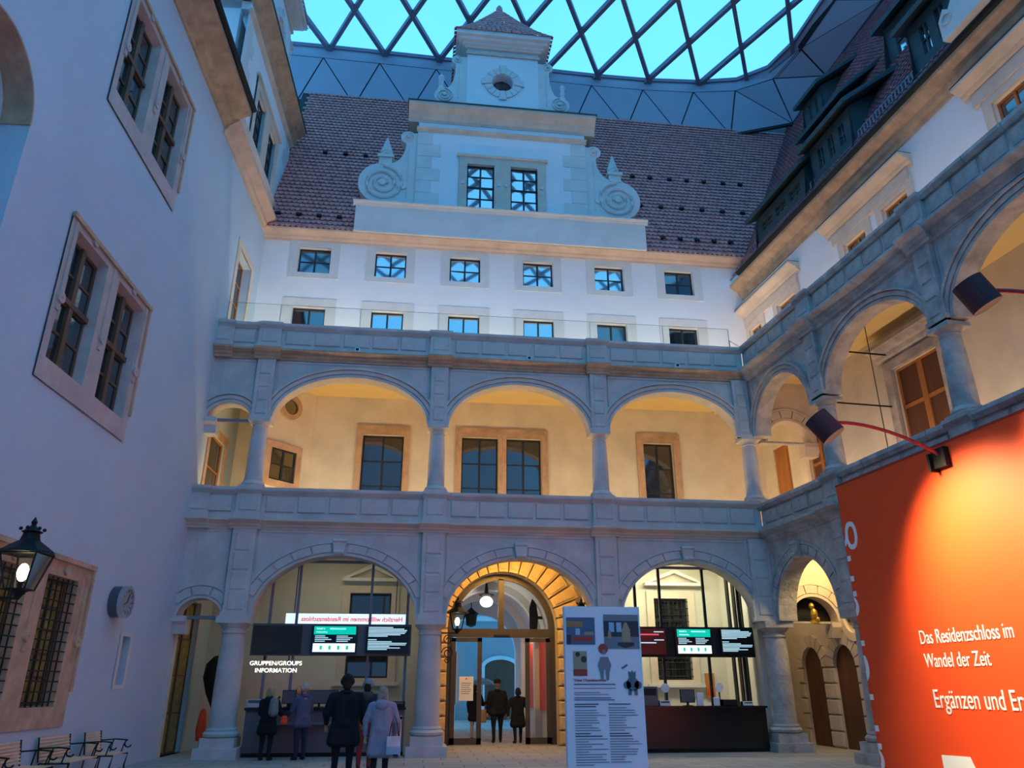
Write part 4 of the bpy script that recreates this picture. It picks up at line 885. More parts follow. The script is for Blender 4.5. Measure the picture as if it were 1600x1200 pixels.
for x in (15.2, 15.45, 15.7):
    g = thing('dark_shutter', {15.2: 'leftmost', 15.45: 'middle', 15.7: 'rightmost'}[x]+' tall dark folding shutter beside the right corner column', 'shutter', B, x, .9, 0, 'folding shutters by the corner column')
    MB().box(x+.05, x+.09, .75+(x-15.2)*.6, .95+(x-15.2)*.6, 0, 5.2).build('leaf', 'black', g)
def screen(x0, x1, kind, lab):
    g = thing('information_screen', lab, 'screen', B, (x0+x1)/2, .36, 2.5); z0, z1 = 2.5, 3.2
    MB().box(x0, x1, .34, .42, z0, z1).build('housing', 'blackgloss', g)
    W_ = x1-x0; ly = .335
    def lines(rows, m='scr_text'):
        q = MB()
        for (z, a, b, h) in rows: q.box(x0+W_*a, x0+W_*b, ly-.003, ly, z, z+h)
        q.build('text_lines', m, g)
    if kind == 'teal':
        a, b = x0+.06, x1-.04
        MB().box(a, b, ly-.002, ly+.003, 2.98, 3.19).build('teal_header', 'scr_teal', g)
        text('TICKET 2', .055, 'scr_white', g, x=a+.06, y=ly-.004, z=3.11); text('RESIDENZSCHLOSS', .05, 'scr_white', g, x=a+.42, y=ly-.004, z=3.11)
        text('Sonderausstellung', .04, 'scr_white', g, x=a+.06, y=ly-.004, z=3.03)
        MB().box(a, b, ly-.002, ly+.003, 2.53, 2.75).build('white_footer', 'scr_white', g)
        lines([(2.93-.045*k, .08, .30+.07*((k*7) % 3), .02) for k in range(4)]+[(2.93-.045*k, .55, .80+.05*((k*5) % 3), .02) for k in range(4)])
        q = MB()
        for k in range(4): q.box(x0+W_*(.2+.19*k), x0+W_*(.25+.19*k), ly-.006, ly-.002, 2.59, 2.69)
        q.build('teal_marks', 'scr_teal', g)
    elif kind == 'text':
        lines([(3.16-.038*k, .05, [.62, .88, .95, .93, .9, .8, .5][k], .022) for k in range(7)]+[(2.84, .05, .25, .022)]+[(2.79-.04*k, .05, [.6, .95, .93, .55, .8, .5][k], .022) for k in range(6)])
    elif kind == 'bars':
        MB().box(x0+.1, x1-.2, ly-.003, ly, 3.02, 3.06).build('red_bar', 'scr_red', g); lines([(3.1, .7, .95, .025), (2.88, .7, .95, .025), (2.80, .1, .75, .03)])
screen(1.68, 2.94, 'off', 'blank black screen above the group information desk')
screen(3.2, 4.42, 'teal', 'screen with a teal header in the middle of the left hall')
screen(4.66, 5.82, 'text', 'black screen full of small white text, right end of the left hall')
screen(11.95, 13.1, 'bars', 'black screen half hidden behind the white ticket board')
screen(13.38, 14.47, 'teal', 'screen with a teal header and white footer in the right hall')
screen(14.72, 15.72, 'text', 'black screen with small white text beside the corner column')
# glowing welcome banner (seen mirrored)
g = thing('welcome_banner', 'bright white banner with mirrored red welcome lettering behind the left glass front', 'banner', B, 4.05, .78, 3.3)
MB().box(2.4, 5.7, .80, .84, 3.14, 3.56).build('light_panel', 'scr_white', g); MB().box(2.6, 2.63, .84, .87, 3.3, 5.6).box(5.4, 5.43, .84, .87, 3.3, 5.6).build('hanger', 'steel', g)
text('Herzlich willkommen im Residenzschloss', .172, 'scr_red', g, x=5.62, y=.795, z=3.36, mirror=True, sx=.98, bold=.004)
g = thing('glowing_sign', 'white glowing letters reading GRUPPEN/GROUPS INFORMATION above the left desk', 'sign', B, 2.3, .5, 2.1)
text('GRUPPEN/GROUPS', .15, 'sign_white', g, x=2.3, y=.6, z=2.2, align='CENTER', bold=.002, sx=1.08); text('INFORMATION', .15, 'sign_white', g, x=2.32, y=.6, z=2.02, align='CENTER', bold=.002, sx=1.08)
MB().box(1.95, 2.0, .62, .64, 2.18, 2.45).box(2.6, 2.65, .62, .64, 2.18, 2.45).build('hanger', 'steel', g)
g = thing('wall_sconce', 'small bright wall lamp beside the blank screen', 'lamp', B, 1.62, .9, 2.9)
MB().box(1.72, 1.80, .96, 1.04, 2.78, 3.02).build('lit_tube', 'bulb', g); MB().box(1.70, 1.82, 1.03, 1.07, 2.74, 3.06).build('back_plate', 'steel', g)
# desk clutter
def monitor(x, y, lab, rot=0., wd=.5):
    g = thing('computer_monitor', lab, 'monitor', B, x, y, 1.16)
    MB().box(x-wd/2, x+wd/2, y, y+.04, 1.24, 1.58).build('display', 'black', g); MB().box(x-wd/2+.02, x+wd/2-.02, y-.005, y, 1.26, 1.56).build('screen', 'grey', g)
    MB().box(x-.03, x+.03, y, y+.05, 1.16, 1.26).box(x-.12, x+.12, y-.06, y+.12, 1.16, 1.175).build('stand', 'black', g)
monitor(3.55, .38, 'wide monitor back on the left counter, right of the visitor in the knit hat', wd=.95)
monitor(2.75, .48, 'small monitor behind the clerk at the left desk', wd=.35)
monitor(13.62, .38, 'silver edged monitor on the right counter', wd=.42)
def box_thing(name, lab, cat, x, y, w_, d, h, m, z=1.16, extra=None):
    g = thing(name, lab, cat, B, x, y, z)
    MB().cham(x-w_/2, x+w_/2, y-d/2, y+d/2, z, z+h, min(.012, h/4)).box(x-w_/2, x+w_/2, y-d/2+.03, y+d/2, z, z+h).build('body', m, g)
    if extra: MB().box(x-w_*.4, x+w_*.4, y-d/2-.004, y-d/2+.02, z+h*.55, z+h*.9).build('face', extra, g)
    return g
box_thing('card_terminal', 'pale grey machine at the left end of the left counter', 'machine', 1.95, .33, .42, .34, .2, 'stone', extra='grey')
box_thing('paper_stand', 'white upright card on the left counter before the monitor', 'card', 4.0, .25, .26, .06, .34, 'white', extra='banner')
box_thing('paper_tray', 'flat white stack of leaflets on the left counter', 'leaflets', 3.1, .22, .4, .2, .04, 'white')
box_thing('printer', 'low black printer at the right end of the left counter', 'printer', 5.55, .33, .5, .34, .14, 'black', extra='grey')
box_thing('leaflet_box', 'small white box right of the queue on the left counter', 'box', 5.1, .3, .2, .15, .12, 'white')
box_thing('printer', 'dark multifunction printer at the left end of the right counter', 'printer', 12.45, .33, .5, .4, .5, 'grey', extra='black')
box_thing('label_printer', 'white till printer beside the dark printer on the right counter', 'printer', 12.9, .3, .3, .25, .14, 'white', extra='grey')
box_thing('paper_stand', 'white upright leaflet card in the middle of the right counter', 'card', 13.95, .3, .2, .05, .34, 'white', extra='banner')
box_thing('paper_stand', 'small white card left of the black crate on the right counter', 'card', 14.42, .3, .17, .05, .22, 'white', extra='banner')
box_thing('crate', 'black crate of brochures on the right counter', 'crate', 14.8, .35, .4, .25, .16, 'black')
box_thing('card_terminal', 'white card terminal at the right end of the right counter', 'machine', 15.3, .3, .3, .2, .11, 'white', extra='grey')
g = thing('wall_poster', 'small red and brown poster on the back wall of the right hall', 'poster', B, 15.3, 3.28, 1.9)
MB().box(15.25, 15.55, 3.25, 3.29, 1.3, 2.05).build('sheet', 'wood_orange', g); MB().box(15.3, 15.5, 3.24, 3.25, 1.4, 1.6).build('figure', 'red', g)
g = thing('round_sign', 'pale round disc on a thin stem between the printers of the right counter', 'sign', B, 12.9, .5, 1.6)
MB().disc_y(13.02, 1.62, .12, .46, .49).build('disc', 'white', g); MB().box(13.0, 13.04, .49, .52, 1.16, 1.6).build('stem', 'grey', g)
g = thing('round_sign', 'pale round disc before the red poster on the right counter', 'sign', B, 14.9, .9, 1.6)
MB().disc_y(14.6, 1.63, .12, .46, .49).build('disc', 'white', g); MB().box(14.58, 14.62, .49, .52, 1.16, 1.6).build('stem', 'grey', g)
g = thing('barrier_post', 'chrome barrier post in front of the left counter beside the column', 'barrier', B, 5.72, -.35, 0)
MB().lathe([(.17, 0), (.17, .02), (.05, .05), (.025, .08), (.025, .86), (.045, .87), (.045, .97), (.02, .98)], 5.72, -.35, 0, 18).build('post', 'chrome', g, smooth=True)
MB().box(5.68, 5.76, -.42, -.39, .89, .95).build('belt_head', 'black', g)
g = thing('dark_display', 'dark rounded display shape behind the leftmost column', 'display', B, .62, 1.6, 1.3)
MB().lathe([(.03, .9), (.1, 1.1), (.3, 1.5), (.42, 1.9), (.38, 2.25), (.2, 2.45), (.02, 2.5)], .62, 1.7, 0, 18).build('body', 'black', g, smooth=True)
MB().lathe([(.14, 0), (.14, .03), (.02, .05), (.02, .95)], .62, 1.7, 0, 12).build('stand', 'iron', g)
g = thing('cloth_bundle', 'folded red cloth heap on the step behind the leftmost column', 'cloth', B, .5, .9, .2)
MB().lathe([(.12, .35), (.17, .6), (.14, .85), (.10, 1.05), (.05, 1.12)], .52, .9, 0, 9, .8, .7).build('cloth', 'red', g, smooth=True); MB().lathe([(.1, 0), (.02, .06), (.02, .4)], .52, .9, 0, 8).build('foot', 'iron', g)
# cables and hooks in the right loggia
for (u, z) in ((3.9, 8.75), (8.4, 9.9), (4.1, 10.2)):
    g = thing('tie_rod', {3.9: 'thin black tie rod level with the first right capital', 8.4: 'thin black tie rod by the second right arch', 4.1: 'thin black tie rod high in the wide right arch'}[u], 'rod', R, u, 1.2, z)
    MB().tube([(u, .3, z), (u, 2.2, z)], .022, 6).build('rod', 'iron', g)
g = thing('hanging_cable', 'thin dark cable hanging in the wide upper right arch', 'cable', R, 4.4, 1.1, 8)
MB().tube([(4.5, 1.2, 10.9), (4.5, 1.2, 5.9)], .012, 5).build('wire', 'iron', g)
g = thing('gold_ornament', 'small gilded ornament on the beam inside the lunette of the right passage', 'ornament', B, 17.4, .1, 3.4)
MB().sph((17.55, .1, 3.62), .11, 9, 6, 1.6).sph((17.5, .08, 3.85), .08, 9, 6, 1.2).sph((17.62, .1, 3.48), .09).box(17.44, 17.66, .06, .16, 3.36, 3.46).build('figure', 'gold', g)
g = thing('hanging_cable', 'thin dark cable in the yellow lit ground floor arch at the right', 'cable', R, .9, 1.0, 4.5)
MB().tube([(1.3, .8, 5.5), (-.1, .2, 3.9)], .01, 5).build('wire', 'iron', g)
# glass parapet on the terrace
g = thing('glass_parapet', 'clear glass parapet standing behind the terrace balustrade', 'parapet', B, 8, .45, 11.2)
xs = [-.3, 1.3, 3.8, 6.3, 8.8, 11.3, 13.8, 16.1]
for a, b in zip(xs, xs[1:]): MB().box(a+.015, b-.015, .45, .465, 11.22, 12.95).build('pane', 'glass', g)
for a in xs: MB().box(a-.006, a+.006, .45, .465, 11.22, 12.95).build('joint', 'steel', g)
MB().box(-.3, 16.1, .45, .465, 12.95, 12.956).build('top_edge', 'steel', g)
g = thing('handrail', 'short steel handrail at the corner of the terrace', 'handrail', B, 16.3, .8, 11.2)
MB().tube([(16.3, .9, 11.2), (16.3, .9, 12.75), (16.9, 1.4, 12.75)], .025, 6).build('rail', 'steel', g)
sp_ = []
o = proto('small_spotlight', 'x', 'spotlight', 'small spotlights on the back facade')
MB().box(-.07, .07, -.14, 0, 0, .13).build('housing', 'white', o); MB().box(-.045, .045, -.145, -.14, .025, .105).build('lens', 'black', o)
place_all(o, B, [(3.85, -.12, 11.15, 'small white framed spotlight under the terrace balustrade, left bay'), (9.15, -.12, 11.15, 'small white framed spotlight under the terrace balustrade, middle bay'), (13.95, -.12, 11.15, 'small white framed spotlight under the terrace balustrade, right bay'),
   (5.3, 3.1, 17.75, 'tiny spotlight at the foot of the gable, left'), (12.05, 3.1, 17.75, 'tiny spotlight at the foot of the gable, right')])
# ================================================================ RED EXHIBITION WALL (in front of the right wing)
XE = 5.52
RP = thing('exhibition_panel', 'huge red exhibition wall with white lettering standing before the right wing', 'panel', R, 12, -1.2, 0)
MB().box(XE, 19, -1.2, -1.0, 0, 5.95).build('board', 'red', RP)
MB().box(XE-.01, 19, -1.21, -.99, 5.95, 5.99).build('top_edge', 'arm_red', RP)
text('Das Residenzschloss im', .36, 'white', RP, x=7.35, y=-1.206, z=2.42, sx=.66)
text('Wandel der Zeit', .36, 'white', RP, x=7.38, y=-1.206, z=2.0, sx=.66)
text('Ergänzen und Ersetzen', .46, 'white', RP, x=7.42, y=-1.206, z=1.30, sx=.68)
text('Restaurierung', 1.55, 'white', RP, x=5.66, y=-1.206, z=5.12, align='RIGHT', bold=-.012, spin=pi/2, clip=((XE+.02, 0, 0), (-1, 0, 0)), sx=.98)
MB().poly([(7.35, .25), (8.15, .30), (8.05, .52), (7.35, .5)], -1.208, -1.2).build('white_mark', 'white', RP)
# hanging floodlights on curved arms
def arm_lamp(u, zb, lab, head=None, tgt=None):
    g = thing('arm_floodlight', lab, 'floodlight', R, u, -1.1, zb)
    MB().box(u-.16, u+.16, -1.32, -.95, zb-.25, zb+.12).box(u-.2, u-.15, -1.4, -.98, zb-.3, zb+.05).build('bracket', 'iron', g)
    hu, hy, hz = head; p0 = Vector((u, -1.3, zb)); p3 = Vector(head); p1 = p0+Vector((0, -.6, .35)); p2 = p3+Vector((.0, .7, .18))
    pts = [(p0*(1-t)**3+p1*3*t*(1-t)**2+p2*3*t*t*(1-t)+p3*t**3) for t in [k/14 for k in range(15)]]
    MB().tube(pts, .035, 8).build('curved_arm', 'arm_red', g, smooth=True)
    ax = (Vector(tgt)-p3).normalized(); c0 = p3+Vector((0, 0, -.05)); r = .24; h = .5
    a = c0-ax*h/2; b = c0+ax*h/2
    sh = MB().tube([a, b], r, 24); sh.f = sh.f[:-1]; sh.build('lamp_head', 'lampshade', g)
    MB().tube([b-ax*.12, b-ax*.10], r*.93, 24).build('lens', mat('flood_lens', (1, .9, .7), .4, 0, emit=(1, .78, .4), es=6), g)
    light('SPOT', R, *(b+ax*.02), 3300, (1, .88, .50), .2, aim=tuple(tgt), spot=radians(98), blend=1.0)
arm_lamp(8.93, 5.75, 'dark cylindrical floodlight on a red curved arm, nearer the corner', (8.55, -3.35, 6.35), (9.8, -1.2, 2.7))
arm_lamp(14.2, 5.75, 'dark cylindrical floodlight on a red curved arm at the right edge', (12.0, -2.7, 7.45), (12.6, -1.2, 4.2))
# ================================================================ WHITE TICKET BOARD
bx0, bx1, by = 7.90, 8.90, -11.5
tb = thing('ticket_board', 'tall white ticket information board on the courtyard floor', 'board', B, 8.4, by, 0)
MB().box(bx0, bx1, by, by+.12, .06, 2.66).build('board', 'banner', tb); MB().box(bx0+.1, bx1-.1, by-.15, by+.3, 0, .06).build('foot', 'grey', tb)
MB().box(bx1-.005, bx1+.012, by-.004, by+.124, .06, 2.66).build('edge_strip', 'white', tb)
fy = by-.004
def pic(x0, x1, z0, z1, m, nm='picture', d=0.): return MB().box(x0, x1, fy-.002-d, by, z0, z1).build(nm, m, tb)
C_ = lambda n, c: M.setdefault(n, mat(n, c, .6, 0))
C_('p_blue', (.10, .14, .22)); C_('p_orange', (.45, .20, .08)); C_('p_dark', (.05, .05, .06)); C_('p_tan', (.45, .30, .18)); C_('p_grey', (.22, .22, .25)); C_('p_light', (.35, .5, .7)); C_('p_red', (.45, .06, .04)); C_('ink', (.06, .05, .08)); C_('ink_red', (.45, .05, .07)); C_('steelblue', (.13, .16, .19))
pic(7.92, 8.30, 2.18, 2.52, 'p_blue'); pic(7.92, 8.14, 2.40, 2.47, 'p_orange', 'picture_detail', .001); pic(8.0, 8.26, 2.22, 2.28, 'p_red', 'picture_detail', .001); pic(8.16, 8.28, 2.30, 2.34, 'p_tan', 'picture_detail', .001); pic(8.04, 8.10, 2.30, 2.38, 'p_light', 'picture_detail', .001); pic(7.92, 7.98, 2.19, 2.3, 'p_dark', 'picture_detail', .001)
pic(8.42, 8.89, 2.13, 2.56, 'p_grey'); pic(8.42, 8.89, 2.28, 2.48, 'p_dark', 'picture_detail', .001)
for k in range(2): pic(8.49+.10*k, 8.56+.10*k, 2.34, 2.46, 'p_light', 'picture_detail', .002)
MB().poly([(8.66, 2.22), (8.78, 2.22), (8.77, 2.38), (8.73, 2.46), (8.70, 2.46), (8.66, 2.36)], fy-.006, fy).build('robed_figure', 'p_tan', tb)
MB().poly([(8.47, 2.26), (8.52, 2.26), (8.51, 2.36), (8.48, 2.36)], fy-.006, fy).build('robed_figure', 'p_tan', tb)
MB().poly([(8.60, 2.21), (8.82, 2.21), (8.82, 2.17), (8.70, 2.14), (8.60, 2.17)], fy-.005, fy).build('plinth', 'p_dark', tb)
pic(8.0, 8.18, 1.80, 2.10, 'p_tan'); pic(8.0, 8.18, 1.80, 1.88, 'p_red', 'picture_detail', .001); MB().disc_y(8.14, 2.0, .04, fy-.004, fy, 12).disc_y(8.06, 2.06, .03, fy-.004, fy, 12).build('picture_detail', 'p_dark', tb)
# two cut-out armoured figures
q = MB().disc_y(8.40, 2.13, .065, fy-.005, fy, 12).build('red_plume', 'p_red', tb)
q = MB().poly([(8.36, 2.03), (8.46, 2.03), (8.50, 1.93), (8.47, 1.84), (8.46, 1.75), (8.43, 1.75), (8.42, 1.88), (8.40, 1.88), (8.39, 1.75), (8.36, 1.75), (8.35, 1.84), (8.32, 1.93)], fy-.006, fy).disc_y(8.41, 2.09, .03, fy-.008, fy, 10).build('armoured_figure', 'p_grey', tb)
q = MB().disc_y(8.77, 1.70, .085, fy-.005, fy, 14).disc_y(8.70, 1.69, .05, fy-.005, fy, 10).disc_y(8.84, 1.69, .05, fy-.005, fy, 10).poly([(8.73, 1.76), (8.81, 1.76), (8.82, 1.86), (8.79, 1.84), (8.77, 1.87), (8.75, 1.84), (8.72, 1.86)], fy-.006, fy).box(8.71, 8.75, fy-.005, fy, 1.57, 1.64).box(8.79, 8.83, fy-.005, fy, 1.57, 1.64).poly([(8.64, 1.88), (8.72, 1.93), (8.71, 1.945), (8.63, 1.90)], fy-.006, fy).build('silver_figure', 'steelblue', tb)
text('Ticket 2 Residenzschloss', .042, 'ink_red', tb, x=8.0, y=fy-.003, z=1.735, bold=.001, ext=.001)
def para(x, z, n, wd, m='ink', h=.006, gap=.024, seed=0):
    rnd = random.Random(seed); q = MB()
    for k in range(n): q.box(x, x+wd*rnd.uniform(.4, 1), fy-.003, fy, z-gap*k, z-gap*k+h)
    q.build('printed_lines', m, tb)
para(8.0, 1.695, 1, .6, h=.01); para(8.0, 1.65, 1, .6, 'ink_red'); para(8.0, 1.60, 2, .62, 'ink_red', seed=3); para(8.0, 1.535, 2, .62, seed=5, h=.008)
for i, (x, z, n) in enumerate(((8.0, 1.46, 2), (8.0, 1.39, 9), (8.44, 1.46, 1), (8.44, 1.42, 10), (8.0, 1.12, 2), (8.0, 1.06, 11), (8.44, 1.12, 2), (8.44, 1.06, 10))): para(x, z, n, .42, seed=i+10, h=.011 if n < 3 else .006, gap=.029)
pic(7.93, 8.34, .28, .72, 'p_dark'); pic(7.93, 8.2, .5, .60, 'p_orange', 'picture_detail', .001); pic(8.37, 8.88, .28, .72, 'p_dark'); MB().disc_y(8.6, .6, .09, fy-.004, fy).build('picture_detail', 'p_blue', tb)
# ================================================================ LANTERNS
def lantern(frame, x, y, z, lab, h=1.1, scroll=None, wall=None, energy=30):
    g = thing('wall_lantern', lab, 'lantern', frame, x, y, z); s = h/1.1; rb, rt = .15*s, .27*s
    z1, z2 = z+.12*s, z+.62*s
    sq = lambda r, zz, th=pi/4: [(x+r*cos(th+k*pi/2), y+r*sin(th+k*pi/2), zz) for k in range(4)]
    a, b = sq(rb*1.3, z1), sq(rt*1.3, z2); f = MB()
    for k in range(4): f.bar(a[k], b[k], .022*s); f.bar(a[k], a[(k+1) % 4], .02*s); f.bar(b[k], b[(k+1) % 4], .03*s)
    f.lathe([(.03*s, z-.02), (.06*s, z+.03*s), (.10*s, z+.08*s), (rb*1.3, z1)], x, y, 0, 4).build('cage', 'iron', g)
    for k in range(4): MB().add([a[k], a[(k+1) % 4], b[(k+1) % 4], b[k]], [(0, 1, 2, 3)]).build('pane', 'glass_lamp', g)
    MB().lathe([(rt*1.42, z2), (rt*1.36, z2+.03*s), (rt*.9, z2+.12*s), (.14*s, z2+.19*s), (.11*s, z2+.30*s), (.15*s, z2+.32*s), (.10*s, z2+.34*s), (.03*s, z2+.42*s), (.045*s, z2+.46*s), (.005, z2+.54*s)], x, y, 0, 8).build('roof', 'iron', g)
    q = MB()
    for k in range(6): aa = k*pi/3; q.sph((x+.15*s*cos(aa), y+.15*s*sin(aa), z2+.36*s), .028*s, 6, 4)
    q.build('crown', 'iron', g)
    MB().sph((x, y, z+.36*s), .075*s, 12, 8, 1.7).build('bulb', 'bulb', g, smooth=True)
    MB().lathe([(.03*s, z1-.02), (.035*s, z+.22*s)], x, y, 0, 8).build('bulb_holder', 'iron', g)
    if wall is not None:
        wx_, wy_ = wall; MB().bar((x, y, z), (wx_, wy_, z), .035).build('bracket_arm', 'iron', g)
        if scroll:
            dx = (wx_-x); q = MB()
            for (cz, r, t) in ((z-.18, .15, 1), (z-.52, .17, -1), (z-.72, .09, 1)):
                q.tube([(wx_-dx*.42+t*r*cos(k*.45)*(1-.035*k), wy_, cz+r*sin(k*.45)*(1-.035*k)) for k in range(22)], .014, 5)
            q.tube([(wx_-.02, wy_, z+.05), (wx_-.02, wy_, z-.95)], .02, 6); q.build('scroll_work', 'iron', g)
    light('POINT', frame, x, y, z+.36*s, energy, (1, .78, .42), .06)
lantern(B, 7.15, .55, 3.05, 'lit lantern on a scrolled iron bracket beside the portal', .95, True, (6.72, .55), 30)
lantern(B, 10.72, .55, 3.05, 'second portal lantern, its dark top showing above the white ticket board', .95, True, (11.05, .55), 30)
lantern(L, -9.6, -1.0, 2.86, 'large bright lantern on a bracket at the lower left edge', 1.12, False, (-9.6, -.05), 42)
# ================================================================ CLOCK
g = thing('wall_clock', 'thick round chrome clock on the left wall', 'clock', L, -3.86, -.12, 3.37)
MB().disc_y(-3.86, 3.37, .33, -.26, 0, 36).build('case', 'clock_case', g); MB().ring_y(-3.86, 3.37, .27, .34, -.30, -.2, n=36).build('bezel', 'chrome', g)
MB().disc_y(-3.86, 3.37, .27, -.275, -.26, 36).build('dial', 'dial', g)
MB().bar((-3.86, -.285, 3.37), (-3.80, -.285, 3.53), .022, .008, (0, 1, 0)).bar((-3.86, -.285, 3.37), (-4.04, -.285, 3.30), .016, .008, (0, 1, 0)).build('hands', 'black', g)
q = MB()
for k in range(12): a = k*pi/6; q.bar((-3.86+.20*cos(a), -.278, 3.37+.20*sin(a)), (-3.86+.25*cos(a), -.278, 3.37+.25*sin(a)), .014, .006, (0, 1, 0))
q.build('hour_marks', 'black', g)
# ================================================================ BENCHES
def bench(frame, x, y, lab, w_=1.35, rot=0.):
    g = thing('slatted_bench', lab, 'bench', frame, x, y, 0, rot=rot, base=False)
    for k in range(7):
        MB().cham(-w_/2, w_/2, .26+.012*k, .285+.012*k, .47+.052*k, .508+.052*k, .006).build('slat', 'bench_wood', g)
    for k in range(7): MB().box(-w_/2, w_/2, -.24+.066*k, -.19+.066*k, .43, .45).build('slat', 'bench_wood', g)
    for s in (-w_/2-.02, w_/2+.02):
        q = MB()
        q.tube([(s, .28, .44), (s, .34, .84)], .014, 6).tube([(s, -.26, 0), (s, -.22, .2), (s, -.26, .42), (s, .26, .42), (s, .30, 0)], .016, 6)
        arm = [(s, .30, .66), (s, .0, .68), (s, -.22, .66)]+[(s, -.24+.07*cos(a), .60+.07*sin(a)) for a in [1.3-k*.5 for k in range(9)]]
        q.tube(arm, .014, 6).tube([(s, -.12, .42), (s, -.16, .60)], .012, 6).tube([(s, .1, .42), (s, .06, .67)], .012, 6)
        q.build('side_frame', 'iron', g)
    return g
bench(L, -9.45, -.42, 'slatted wooden bench at the left edge of the photo by the wall')
bench(L, -7.4, -.42, 'middle slatted wooden bench under the grilled window')
bench(L, -5.5, -.42, 'slatted wooden bench with curled iron arms nearest the corner', 1.15)
bench(L, -4.2, -.55, 'empty end bench with curled iron arms near the corner', .7)
# ================================================================ PEOPLE
def blob(name, caps, mt, par, vox=.02, smooth_it=4):
    """one continuous surface from tapered limbs"""
    bm = bmesh.new()
    def sphere(c, r, sc=(1, 1, 1)):
        m = Matrix.Translation(c) @ Matrix.Diagonal((r*sc[0], r*sc[1], r*sc[2], 1)); bmesh.ops.create_icosphere(bm, subdivisions=2, radius=1, matrix=m)
    for cpt in caps:
        if cpt[0] == 's': sphere(Vector(cpt[1]), cpt[2], cpt[3] if len(cpt) > 3 else (1, 1, 1)); continue
        a, b, ra, rb_ = Vector(cpt[0]), Vector(cpt[1]), cpt[2], cpt[3]; fl = cpt[4] if len(cpt) > 4 else 1.
        n = max(2, int((b-a).length/(min(ra, rb_)*.5))+1)
        for k in range(n+1): t = k/n; sphere(a.lerp(b, t), ra+(rb_-ra)*t, (1, fl, 1))
    me = bpy.data.meshes.new(name); bm.to_mesh(me); bm.free()
    o = bpy.data.objects.new(name, me); COL.objects.link(o)
    r = o.modifiers.new('r', 'REMESH'); r.mode = 'VOXEL'; r.voxel_size = vox; r.use_smooth_shade = True
    s = o.modifiers.new('s', 'SMOOTH'); s.iterations = smooth_it; s.factor = .5
    dg = bpy.context.evaluated_depsgraph_get(); dg.update(); m2 = bpy.data.meshes.new_from_object(o.evaluated_get(dg)); o.modifiers.clear(); o.data = m2; bpy.data.meshes.remove(me)
    m2.name = name; m2.materials.clear(); m2.materials.append(M[mt] if isinstance(mt, str) else mt); m2.shade_smooth(); o.parent = par; return o
def cloth(n, c, **k): return M.setdefault(n, mat(n, c, .9, .12, 9, .3, 60, **k))
cloth('c_black', (.012, .012, .016)); cloth('c_navy', (.02, .03, .06)); cloth('c_lav', (.30, .29, .38)); cloth('c_slate', (.08, .10, .17)); cloth('c_red', (.22, .03, .025)); cloth('c_green', (.05, .07, .05)); cloth('c_grey', (.22, .22, .22)); cloth('c_cap', (.22, .27, .30)); cloth('c_beige', (.55, .40, .35)); cloth('h_blond', (.42, .30, .16)); cloth('h_dark', (.02, .015, .012)); cloth('h_greyblond', (.33, .27, .22)); cloth('c_white', (.6, .6, .62)); cloth('shoe', (.02, .02, .02)); cloth('c_bluebag', (.25, .45, .55))
def hand(caps, wr, d, sd, s):
    """palm, four fingers of unequal length and a thumb; d = pointing direction, sd = side towards the thumb"""
    d = Vector(d).normalized(); sd = Vector(sd); sd = (sd-d*sd.dot(d)).normalized(); nrm = d.cross(sd); wr = Vector(wr)
    caps.append((wr, wr+d*.075*s, .026*s, .030*s, .8))
    for i, ln in enumerate((.062, .075, .07, .055)):
        o = wr+d*.08*s+sd*(.030-.020*i)*s; k = o+d*ln*.55*s+nrm*.006*s; caps.append((o, k, .010*s, .009*s)); caps.append((k, k+(d*.8+nrm*.6).normalized()*ln*.45*s, .009*s, .007*s))
    o = wr+sd*.026*s+d*.02*s; k = o+(sd*.8+d*.6).normalized()*.035*s; caps.append((o, k, .012*s, .010*s)); caps.append((k, k+(d+sd*.25).normalized()*.03*s, .010*s, .008*s))
